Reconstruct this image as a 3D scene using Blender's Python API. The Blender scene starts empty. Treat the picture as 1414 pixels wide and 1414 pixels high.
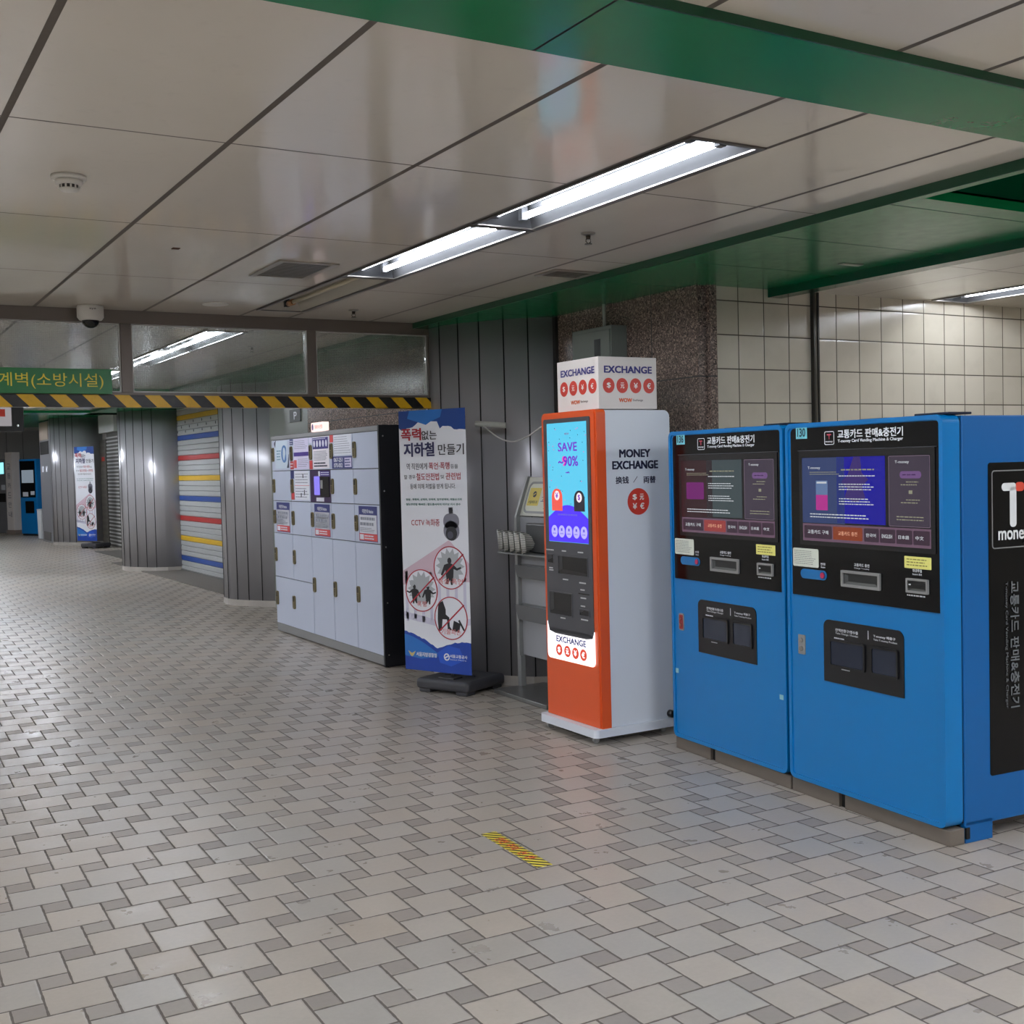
import bpy, bmesh, math, random
from mathutils import Vector, Matrix
random.seed(7)
C = bpy.context.scene.collection
SC = bpy.context.scene

# ------------------------------------------------------------------ camera
CAM_H = 1.60
yaw, pitch, roll, FPX = .5322, -.0400, -.0249, 1609.36
cd = bpy.data.cameras.new('camera'); cam = bpy.data.objects.new('camera', cd); C.objects.link(cam)
fw = Vector((math.sin(yaw)*math.cos(pitch), math.cos(yaw)*math.cos(pitch), math.sin(pitch)))
rt = Vector((math.cos(yaw), -math.sin(yaw), 0)); up = rt.cross(fw)
r2 = rt*math.cos(roll)+up*math.sin(roll); u2 = up*math.cos(roll)-rt*math.sin(roll)
cam.matrix_world = Matrix(((r2.x, u2.x, -fw.x, 0), (r2.y, u2.y, -fw.y, 0), (r2.z, u2.z, -fw.z, CAM_H), (0, 0, 0, 1)))
cd.sensor_width = 36; cd.lens = 36*FPX/1414; cd.clip_start = .05; cd.clip_end = 200
SC.camera = cam
# ------------------------------------------------------------------ world, exposure, lamp strength
w = bpy.data.worlds.new('world'); SC.world = w; w.use_nodes = True
w.node_tree.nodes['Background'].inputs[0].default_value = (.9, .95, 1, 1)
w.node_tree.nodes['Background'].inputs[1].default_value = .05
SC.view_settings.view_transform = 'Standard'; SC.view_settings.look = 'None'
SC.view_settings.exposure = 1.58; SC.view_settings.gamma = 1; SC.view_settings.use_curve_mapping = False
TUBE, TUBE2 = 19.0, 84.0      # emission of the tubes in view / of the tubes out of view, raised as fill light
CEIL, SOFF = 2.69, 2.65

# ------------------------------------------------------------------ node helpers
def lin(c):
    o = []
    for v in c[:3]:
        v = v/255.0
        o.append(v/12.92 if v <= .04045 else ((v+.055)/1.055)**2.4)
    return (*o, 1)
class X:
    """tiny expression builder for math nodes"""
    nt = None
    def __init__(s, v): s.v = v
    @staticmethod
    def op(o, *a):
        n = X.nt.nodes.new('ShaderNodeMath'); n.operation = o
        for i, q in enumerate(a):
            q = q.v if isinstance(q, X) else q
            if isinstance(q, (int, float)): n.inputs[i].default_value = q
            else: X.nt.links.new(q, n.inputs[i])
        return X(n.outputs[0])
    def __add__(s, o): return X.op('ADD', s, o)
    def __sub__(s, o): return X.op('SUBTRACT', s, o)
    def __rsub__(s, o): return X.op('SUBTRACT', o, s)
    def __mul__(s, o): return X.op('MULTIPLY', s, o)
    def lt(s, o): return X.op('LESS_THAN', s, o)
    def gt(s, o): return X.op('GREATER_THAN', s, o)
    def fl(s): return X.op('FLOOR', s)
    def mn(s, o): return X.op('MINIMUM', s, o)
    def mx(s, o): return X.op('MAXIMUM', s, o)
    def ab(s): return X.op('ABSOLUTE', s)
    def md(s, o): return X.op('FLOORED_MODULO', s, o)
def new_mat(name):
    m = bpy.data.materials.new(name); m.use_nodes = True; nt = m.node_tree
    b = nt.nodes['Principled BSDF']; X.nt = nt
    return m, nt, b
def coords(nt, kind='Object'):
    t = nt.nodes.new('ShaderNodeTexCoord'); s = nt.nodes.new('ShaderNodeSeparateXYZ')
    nt.links.new(t.outputs[kind], s.inputs[0])
    return t.outputs[kind], X(s.outputs[0]), X(s.outputs[1]), X(s.outputs[2])
def noise(nt, vec, scale, detail=3, rough=.5):
    n = nt.nodes.new('ShaderNodeTexNoise'); n.inputs['Scale'].default_value = scale
    n.inputs['Detail'].default_value = detail; n.inputs['Roughness'].default_value = rough
    if vec is not None: nt.links.new(vec, n.inputs['Vector'])
    return n.outputs[0]
def mixc(nt, f, a, b, mode='MIX'):
    n = nt.nodes.new('ShaderNodeMix'); n.data_type = 'RGBA'; n.blend_type = mode
    for i, q in ((0, f), (6, a), (7, b)):
        q = q.v if isinstance(q, X) else q
        if isinstance(q, (int, float)): n.inputs[i].default_value = q
        elif isinstance(q, tuple): n.inputs[i].default_value = q
        else: nt.links.new(q, n.inputs[i])
    return n.outputs[2]
def ramp(nt, f, a, b, lo=0., hi=1.):
    n = nt.nodes.new('ShaderNodeMapRange'); n.inputs[1].default_value = a; n.inputs[2].default_value = b
    n.inputs[3].default_value = lo; n.inputs[4].default_value = hi
    nt.links.new(f.v if isinstance(f, X) else f, n.inputs[0]); return n.outputs[0]
def bump(nt, b, h, strength=.3, dist=.01):
    n = nt.nodes.new('ShaderNodeBump'); n.inputs['Strength'].default_value = strength; n.inputs['Distance'].default_value = dist
    nt.links.new(h.v if isinstance(h, X) else h, n.inputs['Height']); nt.links.new(n.outputs[0], b.inputs['Normal'])

_M = {}
def M(name, col=None, rough=.5, metal=0., emit=0., spec=.5, var=.06, coat=0., alpha=1.):
    """plain material with a little procedural mottling in tone and roughness"""
    if name in _M: return _M[name]
    m, nt, b = new_mat(name)
    c = lin(col)
    vec, x, y, z = coords(nt)
    n = noise(nt, vec, 3, 3)
    dark = tuple(v*(1-var*1.6) for v in c[:3])+(1,)
    lite = tuple(min(1, v*(1+var)) for v in c[:3])+(1,)
    nt.links.new(mixc(nt, n, dark, lite), b.inputs['Base Color'])
    nt.links.new(ramp(nt, n, .3, .7, max(.02, rough-.01), min(1, rough+.01)), b.inputs['Roughness'])
    b.inputs['Metallic'].default_value = metal
    b.inputs['Specular IOR Level'].default_value = spec
    b.inputs['Coat Weight'].default_value = coat; b.inputs['Coat Roughness'].default_value = .08
    if emit:
        nt.links.remove(b.inputs['Base Color'].links[0]); b.inputs['Base Color'].default_value = tuple(v*.12 for v in c[:3])+(1,)
        b.inputs['Emission Color'].default_value = c; b.inputs['Emission Strength'].default_value = emit
    _M[name] = m; return m

# ------------------------------------------------------------------ mesh helpers
class MB:
    def __init__(s): s.bm = bmesh.new(); s.mats = []; s.cur = 0; s.T = Matrix.Identity(4)
    def m(s, mat):
        if mat not in s.mats: s.mats.append(mat)
        s.cur = s.mats.index(mat); return s
    def _fin(s, vs, fs, smooth=False):
        for v in vs: v.co = s.T @ v.co
        for f in fs: f.material_index = s.cur; f.smooth = smooth
    def box(s, x0, x1, y0, y1, z0, z1, bev=0., seg=2):
        t = bmesh.new()
        r = bmesh.ops.create_cube(t, size=1)
        for v in r['verts']: v.co = Vector(((x0+x1)/2+v.co.x*(x1-x0), (y0+y1)/2+v.co.y*(y1-y0), (z0+z1)/2+v.co.z*(z1-z0)))
        if bev: bmesh.ops.bevel(t, geom=list(t.edges), offset=bev, segments=seg, affect='EDGES', profile=.5)
        s.join(t); return s
    def join(s, t, smooth=False):
        mp = {}
        for v in t.verts: mp[v] = s.bm.verts.new(s.T @ v.co)
        for f in t.faces:
            try: g = s.bm.faces.new([mp[v] for v in f.verts])
            except ValueError: continue
            g.material_index = s.cur; g.smooth = smooth or f.smooth
        t.free()
    def prism(s, pts, O, U, V, N, d0, d1, smooth=False):
        """2D polygon extruded along N from d0 to d1"""
        O, U, V, N = map(Vector, (O, U, V, N))
        a = [s.bm.verts.new(s.T @ (O+U*p[0]+V*p[1]+N*d0)) for p in pts]
        b = [s.bm.verts.new(s.T @ (O+U*p[0]+V*p[1]+N*d1)) for p in pts]
        n = len(pts); fl = []
        fl.append(s.bm.faces.new(b)); fl.append(s.bm.faces.new(a[::-1]))
        for f in fl: f.material_index = s.cur
        for i in range(n):
            f = s.bm.faces.new((a[i], a[(i+1) % n], b[(i+1) % n], b[i])); f.material_index = s.cur; f.smooth = smooth
        return s
    def lathe(s, prof, c=(0, 0, 0), n=24, axis='Z', smooth=True):
        """profile list of (r, h)"""
        rings = []
        c = Vector(c)
        for r, h in prof:
            ring = []
            for i in range(n):
                a = 2*math.pi*i/n; p = Vector((r*math.cos(a), r*math.sin(a), h))
                if axis == 'Y': p = Vector((p.x, p.z, p.y))
                if axis == 'X': p = Vector((p.z, p.x, p.y))
                ring.append(s.bm.verts.new(s.T @ (c+p)))
            rings.append(ring)
        for a, b in zip(rings, rings[1:]):
            for i in range(n):
                f = s.bm.faces.new((a[i], a[(i+1) % n], b[(i+1) % n], b[i])); f.material_index = s.cur; f.smooth = smooth
        for ring in (rings[0], rings[-1]):
            f = s.bm.faces.new(ring); f.material_index = s.cur
        return s
    def tube(s, pts, r, n=8):
        pts = [Vector(p) for p in pts]; rings = []
        for i, p in enumerate(pts):
            t = (pts[min(i+1, len(pts)-1)]-pts[max(i-1, 0)]).normalized()
            a = t.cross(Vector((0, 0, 1)) if abs(t.z) < .9 else Vector((1, 0, 0))).normalized(); b = t.cross(a)
            rings.append([s.bm.verts.new(s.T @ (p+a*r*math.cos(2*math.pi*k/n)+b*r*math.sin(2*math.pi*k/n))) for k in range(n)])
        for a, b in zip(rings, rings[1:]):
            for i in range(n):
                f = s.bm.faces.new((a[i], a[(i+1) % n], b[(i+1) % n], b[i])); f.material_index = s.cur; f.smooth = True
        for ring in (rings[0], rings[-1]):
            f = s.bm.faces.new(ring); f.material_index = s.cur
        return s
    def build(s, name, parent=None, mat=None):
        if mat is not None: s.m(mat); 
        if len(s.mats) == 1:
            for f in s.bm.faces: f.material_index = 0
        bmesh.ops.recalc_face_normals(s.bm, faces=list(s.bm.faces))
        me = bpy.data.meshes.new(name); s.bm.to_mesh(me); s.bm.free()
        for m in s.mats: me.materials.append(m)
        o = bpy.data.objects.new(name, me); C.objects.link(o)
        if parent is not None: o.parent = parent
        return o
def rr(x0, x1, z0, z1, r, n=6, corners=(1, 1, 1, 1)):
    """rounded rectangle outline; corners bl, br, tr, tl"""
    out = []
    for (cx, cz, a0, on) in ((x0, z0, 180, corners[0]), (x1, z0, 270, corners[1]), (x1, z1, 0, corners[2]), (x0, z1, 90, corners[3])):
        if not on or r == 0: out.append((cx, cz)); continue
        ex = cx+(r if cx == x0 else -r); ez = cz+(r if cz == z0 else -r)
        for i in range(n+1):
            a = math.radians(a0+90*i/n); out.append((ex+r*math.cos(a), ez+r*math.sin(a)))
    return out
def ell(cx, cz, rx, rz=None, n=24):
    rz = rz or rx
    return [(cx+rx*math.cos(2*math.pi*i/n), cz+rz*math.sin(2*math.pi*i/n)) for i in range(n)]
_T = {}
def text_mesh(s, bold, font_scale=1):
    k = s
    if k not in _T:
        cu = bpy.data.curves.new('lettering', 'FONT'); cu.body = s; cu.resolution_u = 3
        cu.align_x = 'CENTER'; cu.align_y = 'CENTER'
        o = bpy.data.objects.new('lettering', cu); C.objects.link(o)
        bpy.context.view_layer.update()
        me = bpy.data.meshes.new_from_object(o.evaluated_get(bpy.context.evaluated_depsgraph_get()))
        vs = [v.co.copy() for v in me.vertices]; fs = [tuple(p.vertices) for p in me.polygons]
        bpy.data.objects.remove(o); bpy.data.curves.remove(cu); bpy.data.meshes.remove(me)
        if vs:
            x0 = min(v.x for v in vs); x1 = max(v.x for v in vs); y0 = min(v.y for v in vs); y1 = max(v.y for v in vs)
        else: x0 = y0 = 0; x1 = y1 = 1
        _T[k] = (vs, fs, x0, x1, y0, y1)
    return _T[k]
class Face:
    """a plane on which printed or moulded shapes are laid: origin O, right U, up V, outward N"""
    def __init__(s, mb, O=(0, 0, 0), U=(1, 0, 0), V=(0, 0, 1), N=(0, -1, 0)):
        s.mb = mb; s.O, s.U, s.V, s.N = map(Vector, (O, U, V, N)); s.lv = .0006
    def poly(s, pts, mat, d=None, d0=0.):
        d = s.lv if d is None else d
        s.mb.m(mat).prism(pts, s.O, s.U, s.V, s.N, d0, d); return s
    def rect(s, x0, x1, z0, z1, mat, d=None, r=0., corners=(1, 1, 1, 1), d0=0.):
        return s.poly(rr(min(x0, x1), max(x0, x1), min(z0, z1), max(z0, z1), r, 5, corners), mat, d, d0)
    def oval(s, cx, cz, rx, mat, rz=None, d=None, n=24): return s.poly(ell(cx, cz, rx, rz, n), mat, d)
    def ring(s, outer, inner, mat, d=None, d0=0.):
        d = s.lv if d is None else d
        s.mb.m(mat); n = len(outer)
        P = lambda p, k: s.mb.bm.verts.new(s.mb.T @ (s.O+s.U*p[0]+s.V*p[1]+s.N*k))
        a, b, a0, b0 = [P(p, d) for p in outer], [P(p, d) for p in inner], [P(p, d0) for p in outer], [P(p, d0) for p in inner]
        for i in range(n):
            j = (i+1) % n
            for q in ((a[i], a[j], b[j], b[i]), (a0[i], a0[j], a[j], a[i]), (b[i], b[j], b0[j], b0[i]), (a0[j], a0[i], b0[i], b0[j])):
                f = s.mb.bm.faces.new(q); f.material_index = s.mb.cur
        return s
    def frame(s, x0, x1, z0, z1, t, mat, r=.01, d=None):
        return s.ring(rr(x0, x1, z0, z1, r), rr(x0+t, x1-t, z0+t, z1-t, max(r-t, .0005)), mat, d)
    def line(s, x0, z0, x1, z1, t, mat, d=None):
        v = Vector((x1-x0, z1-z0)).normalized()*t/2; p = Vector((-v.y, v.x))
        return s.poly([(x0+p.x, z0+p.y), (x0-p.x, z0-p.y), (x1-p.x, z1-p.y), (x1+p.x, z1+p.y)], mat, d)
    def text(s, t, x0, x1, z0, z1, mat, bold=0., d=None, cw=False):
        """text stretched into the box; cw = turned a quarter clockwise"""
        d = (s.lv*2 if d is None else d)
        vs, fs, a, b, c, e = text_mesh(t, bold); s.mb.m(mat)
        hgt = (x1-x0) if cw else (z1-z0); k = bold*1.5*hgt
        shifts = [(0, 0)] if bold < .006 else [(-k, -k*.6), (k, -k*.6), (-k, k*.6), (k, k*.6)]
        for n, (sx, sz) in enumerate(shifts):
            out = []
            for v in vs:
                fx = (v.x-a)/(b-a); fy = (v.y-c)/(e-c)
                if cw: p = (x0+(x1-x0)*fy, z1-(z1-z0)*fx)
                else: p = (x0+(x1-x0)*fx, z0+(z1-z0)*fy)
                out.append(s.mb.bm.verts.new(s.mb.T @ (s.O+s.U*(p[0]+sx)+s.V*(p[1]+sz)+s.N*(d+n*.00008))))
            for f in fs:
                try: g = s.mb.bm.faces.new([out[i] for i in f]); g.material_index = s.mb.cur
                except ValueError: pass
        return s
    def lines(s, x0, x1, z0, z1, n, mat, t=.35, seed=0):
        """small print: rows of word-like dashes"""
        r = random.Random(seed*17+n); h = (z1-z0)/n
        for i in range(n):
            z = z1-h*(i+.5); x = x0; e = x1-(x1-x0)*(r.random()*.25)
            while x < e:
                wd = h*(.5+r.random()*1.3); xe = min(x+wd, e)
                if xe-x > .15*h: s.rect(x, xe, z-h*t/2, z+h*t/2, mat)
                x = xe+h*.35
        return s
def empty(name, loc, rz=0., label=None, cat=None, group=None):
    o = bpy.data.objects.new(name, None); C.objects.link(o); o.location = loc; o.rotation_euler = (0, 0, math.radians(rz))
    o.empty_display_size = .1
    return tag(o, label, cat, group)
def tag(o, label=None, cat=None, group=None, kind=None):
    if label: o['label'] = label
    if cat: o['category'] = cat
    if group: o['group'] = group
    if kind: o['kind'] = kind
    return o
def struct(o): o['kind'] = 'structure'; return o
def copy_tree(o, parent=None):
    c = o.copy(); C.objects.link(c)
    if parent is not None: c.parent = parent
    for ch in [q for q in bpy.data.objects if q.parent is o]: copy_tree(ch, c)
    return c

# ------------------------------------------------------------------ setting materials
def floor_mat():
    m, nt, b = new_mat('floor_paving')
    vec, x, y, z = coords(nt)
    s = .0974; th = math.radians(-1.54); c, sn = math.cos(th)/s, math.sin(th)/s
    ox, oy = 2.8142, 2.4152
    dx, dy = x-ox, y-oy
    X_ = dx*c+dy*sn; Y_ = dy*c-dx*sn
    fx, fy = X_.fl(), Y_.fl(); u, v = X_-fx, Y_-fy
    k = (fx+fy*2).md(5)
    def eq(n): return (k-n).ab().lt(.5)
    k0, k1, k2, k3, k4 = (eq(i) for i in range(5))
    L = k0+k2+k4; R = k1+k3+k4; B = k0+k1+k4; T = k2+k3+k4
    def edge(d, act): return d+(1-act)*2
    dist = edge(u, L).mn(edge(1-u, R)).mn(edge(v, B)).mn(edge(1-v, T))
    tx = fx-k1-k3; ty = fy-k2-k3
    comb = nt.nodes.new('ShaderNodeCombineXYZ'); nt.links.new(tx.v, comb.inputs[0]); nt.links.new(ty.v, comb.inputs[1])
    wn = nt.nodes.new('ShaderNodeTexWhiteNoise'); nt.links.new(comb.outputs[0], wn.inputs[0])
    sp = nt.nodes.new('ShaderNodeSeparateColor'); nt.links.new(wn.outputs[1], sp.inputs[0])
    big = mixc(nt, sp.outputs[0], lin((158, 150, 138)), lin((176, 168, 156)))
    warm = mixc(nt, sp.outputs[1], lin((160, 160, 156)), lin((176, 164, 149)))
    big = mixc(nt, .5, big, warm)
    sm = mixc(nt, sp.outputs[0], lin((138, 131, 123)), lin((158, 151, 142)))
    col = mixc(nt, k4, big, sm)
    blot = noise(nt, vec, .55, 2); fine = noise(nt, vec, 55, 4, .7); mid = noise(nt, vec, 7, 4, .6)
    col = mixc(nt, ramp(nt, blot, .35, .65, 0, .28), col, lin((172, 152, 132)), 'MIX')
    col = mixc(nt, 1., col, mixc(nt, mid, (.84, .84, .84, 1), (1.1, 1.1, 1.1, 1)), 'MULTIPLY')
    col = mixc(nt, 1., col, mixc(nt, fine, (.88, .88, .88, 1), (1.08, 1.08, 1.08, 1)), 'MULTIPLY')
    gn = noise(nt, vec, 30, 2)
    gw = X(ramp(nt, gn, .3, .7, .026, .05))
    g = dist.lt(gw)
    col = mixc(nt, g, col, lin((92, 84, 77)))
    nt.links.new(col, b.inputs['Base Color'])
    # edge height
    hgt = X(ramp(nt, dist, .02, .09, 0, 1))*1.0 + X(fine)*.04 + X(mid)*.25
    tilt = X(sp.outputs[2])*.2
    bump(nt, b, hgt+tilt, .35, .004)
    rg = X(ramp(nt, mid, .3, .7, .26, .42)) + k4*.12 + g*.3
    nt.links.new(rg.v, b.inputs['Roughness'])
    b.inputs['Specular IOR Level'].default_value = .5
    return m
def ceil_mat(name, col, seams_x, ys, col_seam=(95, 87, 78), wide=.011, thin=.005, rough=.09, wv=.35):
    """enamel panels: wide seams at the given x values, thin seams at y = ys[0] + n*ys[1]"""
    m, nt, b = new_mat(name); vec, x, y, z = coords(nt)
    d = None
    for s in seams_x:
        e = (x-s).ab().lt(wide); d = e if d is None else d.mx(e)
    e2 = ((y-ys[0]+ys[1]/2).md(ys[1])-ys[1]/2).ab().lt(thin)
    d = e2 if d is None else d.mx(e2)
    n = noise(nt, vec, 1.3, 3); sm = noise(nt, vec, 14, 5, .65)
    c = lin(col)
    base = mixc(nt, n, tuple(v*.92 for v in c[:3])+(1,), tuple(v*1.05 for v in c[:3])+(1,))
    base = mixc(nt, ramp(nt, sm, .58, .8, 0, .25), base, tuple(v*.7 for v in c[:3])+(1,))
    nt.links.new(mixc(nt, d, base, lin(col_seam)), b.inputs['Base Color'])
    nt.links.new((X(ramp(nt, sm, .3, .7, rough, rough+.07))+d*.5).v, b.inputs['Roughness'])
    mp = nt.nodes.new('ShaderNodeMapping'); nt.links.new(vec, mp.inputs[0]); mp.inputs['Scale'].default_value = (1.6, .9, 1)
    wavy = noise(nt, mp.outputs[0], 1.1, 1)
    bump(nt, b, X(wavy)*1.0-d*.15, wv, .02)
    return m
def granite_mat():
    m, nt, b = new_mat('granite_cladding'); vec, x, y, z = coords(nt)
    v = nt.nodes.new('ShaderNodeTexVoronoi'); v.inputs['Scale'].default_value = 130; nt.links.new(vec, v.inputs[0])
    sp = nt.nodes.new('ShaderNodeSeparateColor'); nt.links.new(v.outputs['Color'], sp.inputs[0])
    n = noise(nt, vec, 60, 3)
    col = mixc(nt, ramp(nt, sp.outputs[0], .25, .9), lin((58, 50, 47)), lin((172, 148, 134)))
    col = mixc(nt, ramp(nt, n, .45, .6), col, lin((104, 89, 82)))
    jt = ((z-2.105+.3).md(.6)-.3).ab().lt(.004)
    jy = ((y-5.905+.45).md(.9)-.45).ab().lt(.004).mx((x-4.60).ab().lt(.0))
    j = jt.mx(jy)
    nt.links.new(mixc(nt, j, col, lin((30, 26, 24))), b.inputs['Base Color'])
    nt.links.new((X(ramp(nt, n, .3, .7, .16, .26))+j*.4).v, b.inputs['Roughness'])
    return m
def tile_mat():
    m, nt, b = new_mat('cream_wall_tile'); vec, x, y, z = coords(nt)
    p = .2077
    u = (x-5.053).md(p); v = (z-1.947).md(.2062)
    e = u.mn(p-u).mn(v).mn(.2062-v)
    g = e.lt(.0036)
    comb = nt.nodes.new('ShaderNodeCombineXYZ')
    nt.links.new(((x-5.053)*(1/p)).fl().v, comb.inputs[0]); nt.links.new(((z-1.947)*(1/.2062)).fl().v, comb.inputs[1])
    wn = nt.nodes.new('ShaderNodeTexWhiteNoise'); nt.links.new(comb.outputs[0], wn.inputs[0])
    n = noise(nt, vec, 6, 4)
    col = mixc(nt, wn.outputs[0], lin((196, 188, 170)), lin((208, 200, 183)))
    col = mixc(nt, ramp(nt, n, .5, .8, 0, .3), col, lin((170, 162, 145)))
    nt.links.new(mixc(nt, g, col, lin((74, 66, 54))), b.inputs['Base Color'])
    nt.links.new((X(ramp(nt, n, .3, .7, .14, .24))+g*.5).v, b.inputs['Roughness'])
    bump(nt, b, X(ramp(nt, e, .003, .012))+X(wn.outputs[0])*.3, .3, .003)
    return m
def steel_mat(name='brushed_steel', col=(168, 167, 170), rough=.27, horiz=False):
    if name in _M: return _M[name]
    m, nt, b = new_mat(name); vec, x, y, z = coords(nt)
    mp = nt.nodes.new('ShaderNodeMapping'); nt.links.new(vec, mp.inputs[0])
    mp.inputs['Scale'].default_value = (60, 60, 1.2) if not horiz else (2, 2, 80)
    n = noise(nt, mp.outputs[0], 3, 4); big = noise(nt, vec, 2.2, 3)
    c = lin(col)
    nt.links.new(mixc(nt, big, tuple(v*.88 for v in c[:3])+(1,), tuple(min(1, v*1.06) for v in c[:3])+(1,)), b.inputs['Base Color'])
    nt.links.new((X(big)*.08+(rough-.02)).v, b.inputs['Roughness'])
    b.inputs['Metallic'].default_value = .32
    bump(nt, b, X(noise(nt, vec, 1.6, 1))*2.0, .14, .006)
    _M[name] = m; return m
def stripe_mat(name, per, ax, c0, c1, frac=.5, slope=1.0):
    """diagonal warning stripes in the object's own x and z (or y) axes"""
    m, nt, b = new_mat(name); vec, x, y, z = coords(nt)
    q = (x+(z if ax == 'z' else y)*slope).md(per)
    n = noise(nt, vec, 25, 3)
    c = mixc(nt, q.lt(per*frac), lin(c1), lin(c0))
    nt.links.new(mixc(nt, ramp(nt, n, .5, .9, 0, .25), c, lin((90, 80, 60))), b.inputs['Base Color'])
    b.inputs['Roughness'].default_value = .35
    return m
def glass_mat():
    """wired safety glass: see-through, fresnel reflection, faint haze and embedded wire"""
    m = bpy.data.materials.new('wired_glass'); m.use_nodes = True; nt = m.node_tree; nt.nodes.clear(); X.nt = nt
    out = nt.nodes.new('ShaderNodeOutputMaterial'); tr = nt.nodes.new('ShaderNodeBsdfTransparent'); gl = nt.nodes.new('ShaderNodeBsdfGlossy')
    gl.inputs['Roughness'].default_value = .03; tr.inputs[0].default_value = (.9, .93, .91, 1)
    fr = nt.nodes.new('ShaderNodeFresnel'); fr.inputs[0].default_value = 1.45
    df = nt.nodes.new('ShaderNodeBsdfDiffuse'); df.inputs[0].default_value = (.6, .6, .58, 1)
    mx = nt.nodes.new('ShaderNodeMixShader'); mx2 = nt.nodes.new('ShaderNodeMixShader')
    vec, x, y, z = coords(nt)
    u = x.md(.0127); v = z.md(.0127); wire = u.lt(.0011).mx(v.lt(.0011))
    n = noise(nt, vec, 4, 4)
    haze = X(ramp(nt, n, .35, .75, .05, .16)) + wire*.28
    nt.links.new(fr.outputs[0], mx.inputs[0]); nt.links.new(tr.outputs[0], mx.inputs[1]); nt.links.new(gl.outputs[0], mx.inputs[2])
    nt.links.new(haze.v, mx2.inputs[0]); nt.links.new(mx.outputs[0], mx2.inputs[1]); nt.links.new(df.outputs[0], mx2.inputs[2])
    nt.links.new(mx2.outputs[0], out.inputs[0])
    return m
FLOOR = floor_mat(); GRAN = granite_mat(); TILE = tile_mat(); STEEL = steel_mat()
SX = (-3.6, -2.92, -1.53, -.85, -.17, .515, 1.20, 1.885, 2.545, 2.90, 3.525)
CEILM = ceil_mat('cream_ceiling_enamel', (222, 214, 201), SX, (3.83, 1.385))
GREEN = ceil_mat('green_ceiling_enamel', (20, 128, 76), (1.62, -1.0, 6.9), (3.42, .72), (6, 40, 28), .004, .004, .18)
GREEN.node_tree.nodes['Principled BSDF'].inputs['Specular IOR Level'].default_value = .32
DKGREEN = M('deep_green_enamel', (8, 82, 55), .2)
FRAMEM = M('brown_frame_paint', (112, 103, 96), .38, .2)

# ------------------------------------------------------------------ the room
X0, X1, Y0, Y1, YT = -4.0, 9.5, -5.0, 38.6, 5.45
def sbox(name, x0, x1, y0, y1, z0, z1, mat):
    return struct(MB().m(mat).box(x0, x1, y0, y1, z0, z1).build(name))
sbox('floor', X0-.2, X1+.2, Y0-.2, Y1+.2, -.12, 0, FLOOR)
# ceiling panels leave an open bay where lamps are let in
LAMPX = ((2.55, 2.895), (-2.05, -1.70))
rowA = [(-4.2, -2.65), (-2.0, -.45), (.1, 1.65), (3.09, 4.635), (4.645, 6.15), (6.16, 7.66), (8.9, 10.42), (10.43, 11.95), (12.6, 14.1), (15.0, 16.5), (18.0, 19.5), (22.6, 24.1), (26.0, 27.5), (30.0, 31.5)]
rowB = [(-3.2, -1.7), (.6, 2.1), (4.6, 6.1), (8.9, 10.4), (13.0, 14.5), (17.0, 18.5), (24.0, 25.5)]
YSTEP = 21.0; CEIL2 = 3.02
mb = MB().m(CEILM)
mb.box(X0, LAMPX[1][0], Y0, YSTEP, CEIL, CEIL+.02); mb.box(LAMPX[1][1], LAMPX[0][0], Y0, YSTEP, CEIL, CEIL+.02)
mb.box(LAMPX[0][1], 3.90, Y0, YSTEP, CEIL, CEIL+.02)
for (a, b_), row in zip(LAMPX, (rowA, rowB)):
    y = Y0
    for p, q in row:
        if p > YSTEP: continue
        if p > y: mb.box(a, b_, y, p, CEIL, CEIL+.02)
        y = q
    mb.box(a, b_, y, YSTEP, CEIL, CEIL+.02)
struct(mb.build('ceiling'))
mb = MB().m(CEILM)
mb.box(X0, LAMPX[1][0], YSTEP, Y1, CEIL2, CEIL2+.02); mb.box(LAMPX[1][1], LAMPX[0][0], YSTEP, Y1, CEIL2, CEIL2+.02)
mb.box(LAMPX[0][1], 8.0, YSTEP, Y1, CEIL2, CEIL2+.02)
for (a, b_), row in zip(LAMPX, (rowA, rowB)):
    y = YSTEP
    for p, q in row:
        if p < YSTEP: continue
        mb.box(a, b_, y, p, CEIL2, CEIL2+.02); y = q
    mb.box(a, b_, y, Y1, CEIL2, CEIL2+.02)
struct(mb.build('ceiling'))
sbox('ceiling', X0-.2, X1+.2, Y0-.2, Y1+.2, 3.25, 3.35, M('concrete_slab', (120, 118, 112), .9))
# green cross bands
sbox('trim_1', X0, 3.88, 2.21, 2.585, 2.666, CEIL, GREEN)
sbox('trim_2', X0, 3.88, 15.2, 15.6, SOFF, CEIL, GREEN)
sbox('trim_3', X0, 8.0, YSTEP-.6, YSTEP, SOFF, 3.25, GREEN)
sbox('trim_4', 3.9, 8.0, YSTEP, 34.0, 2.96, CEIL2, GREEN)
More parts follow.
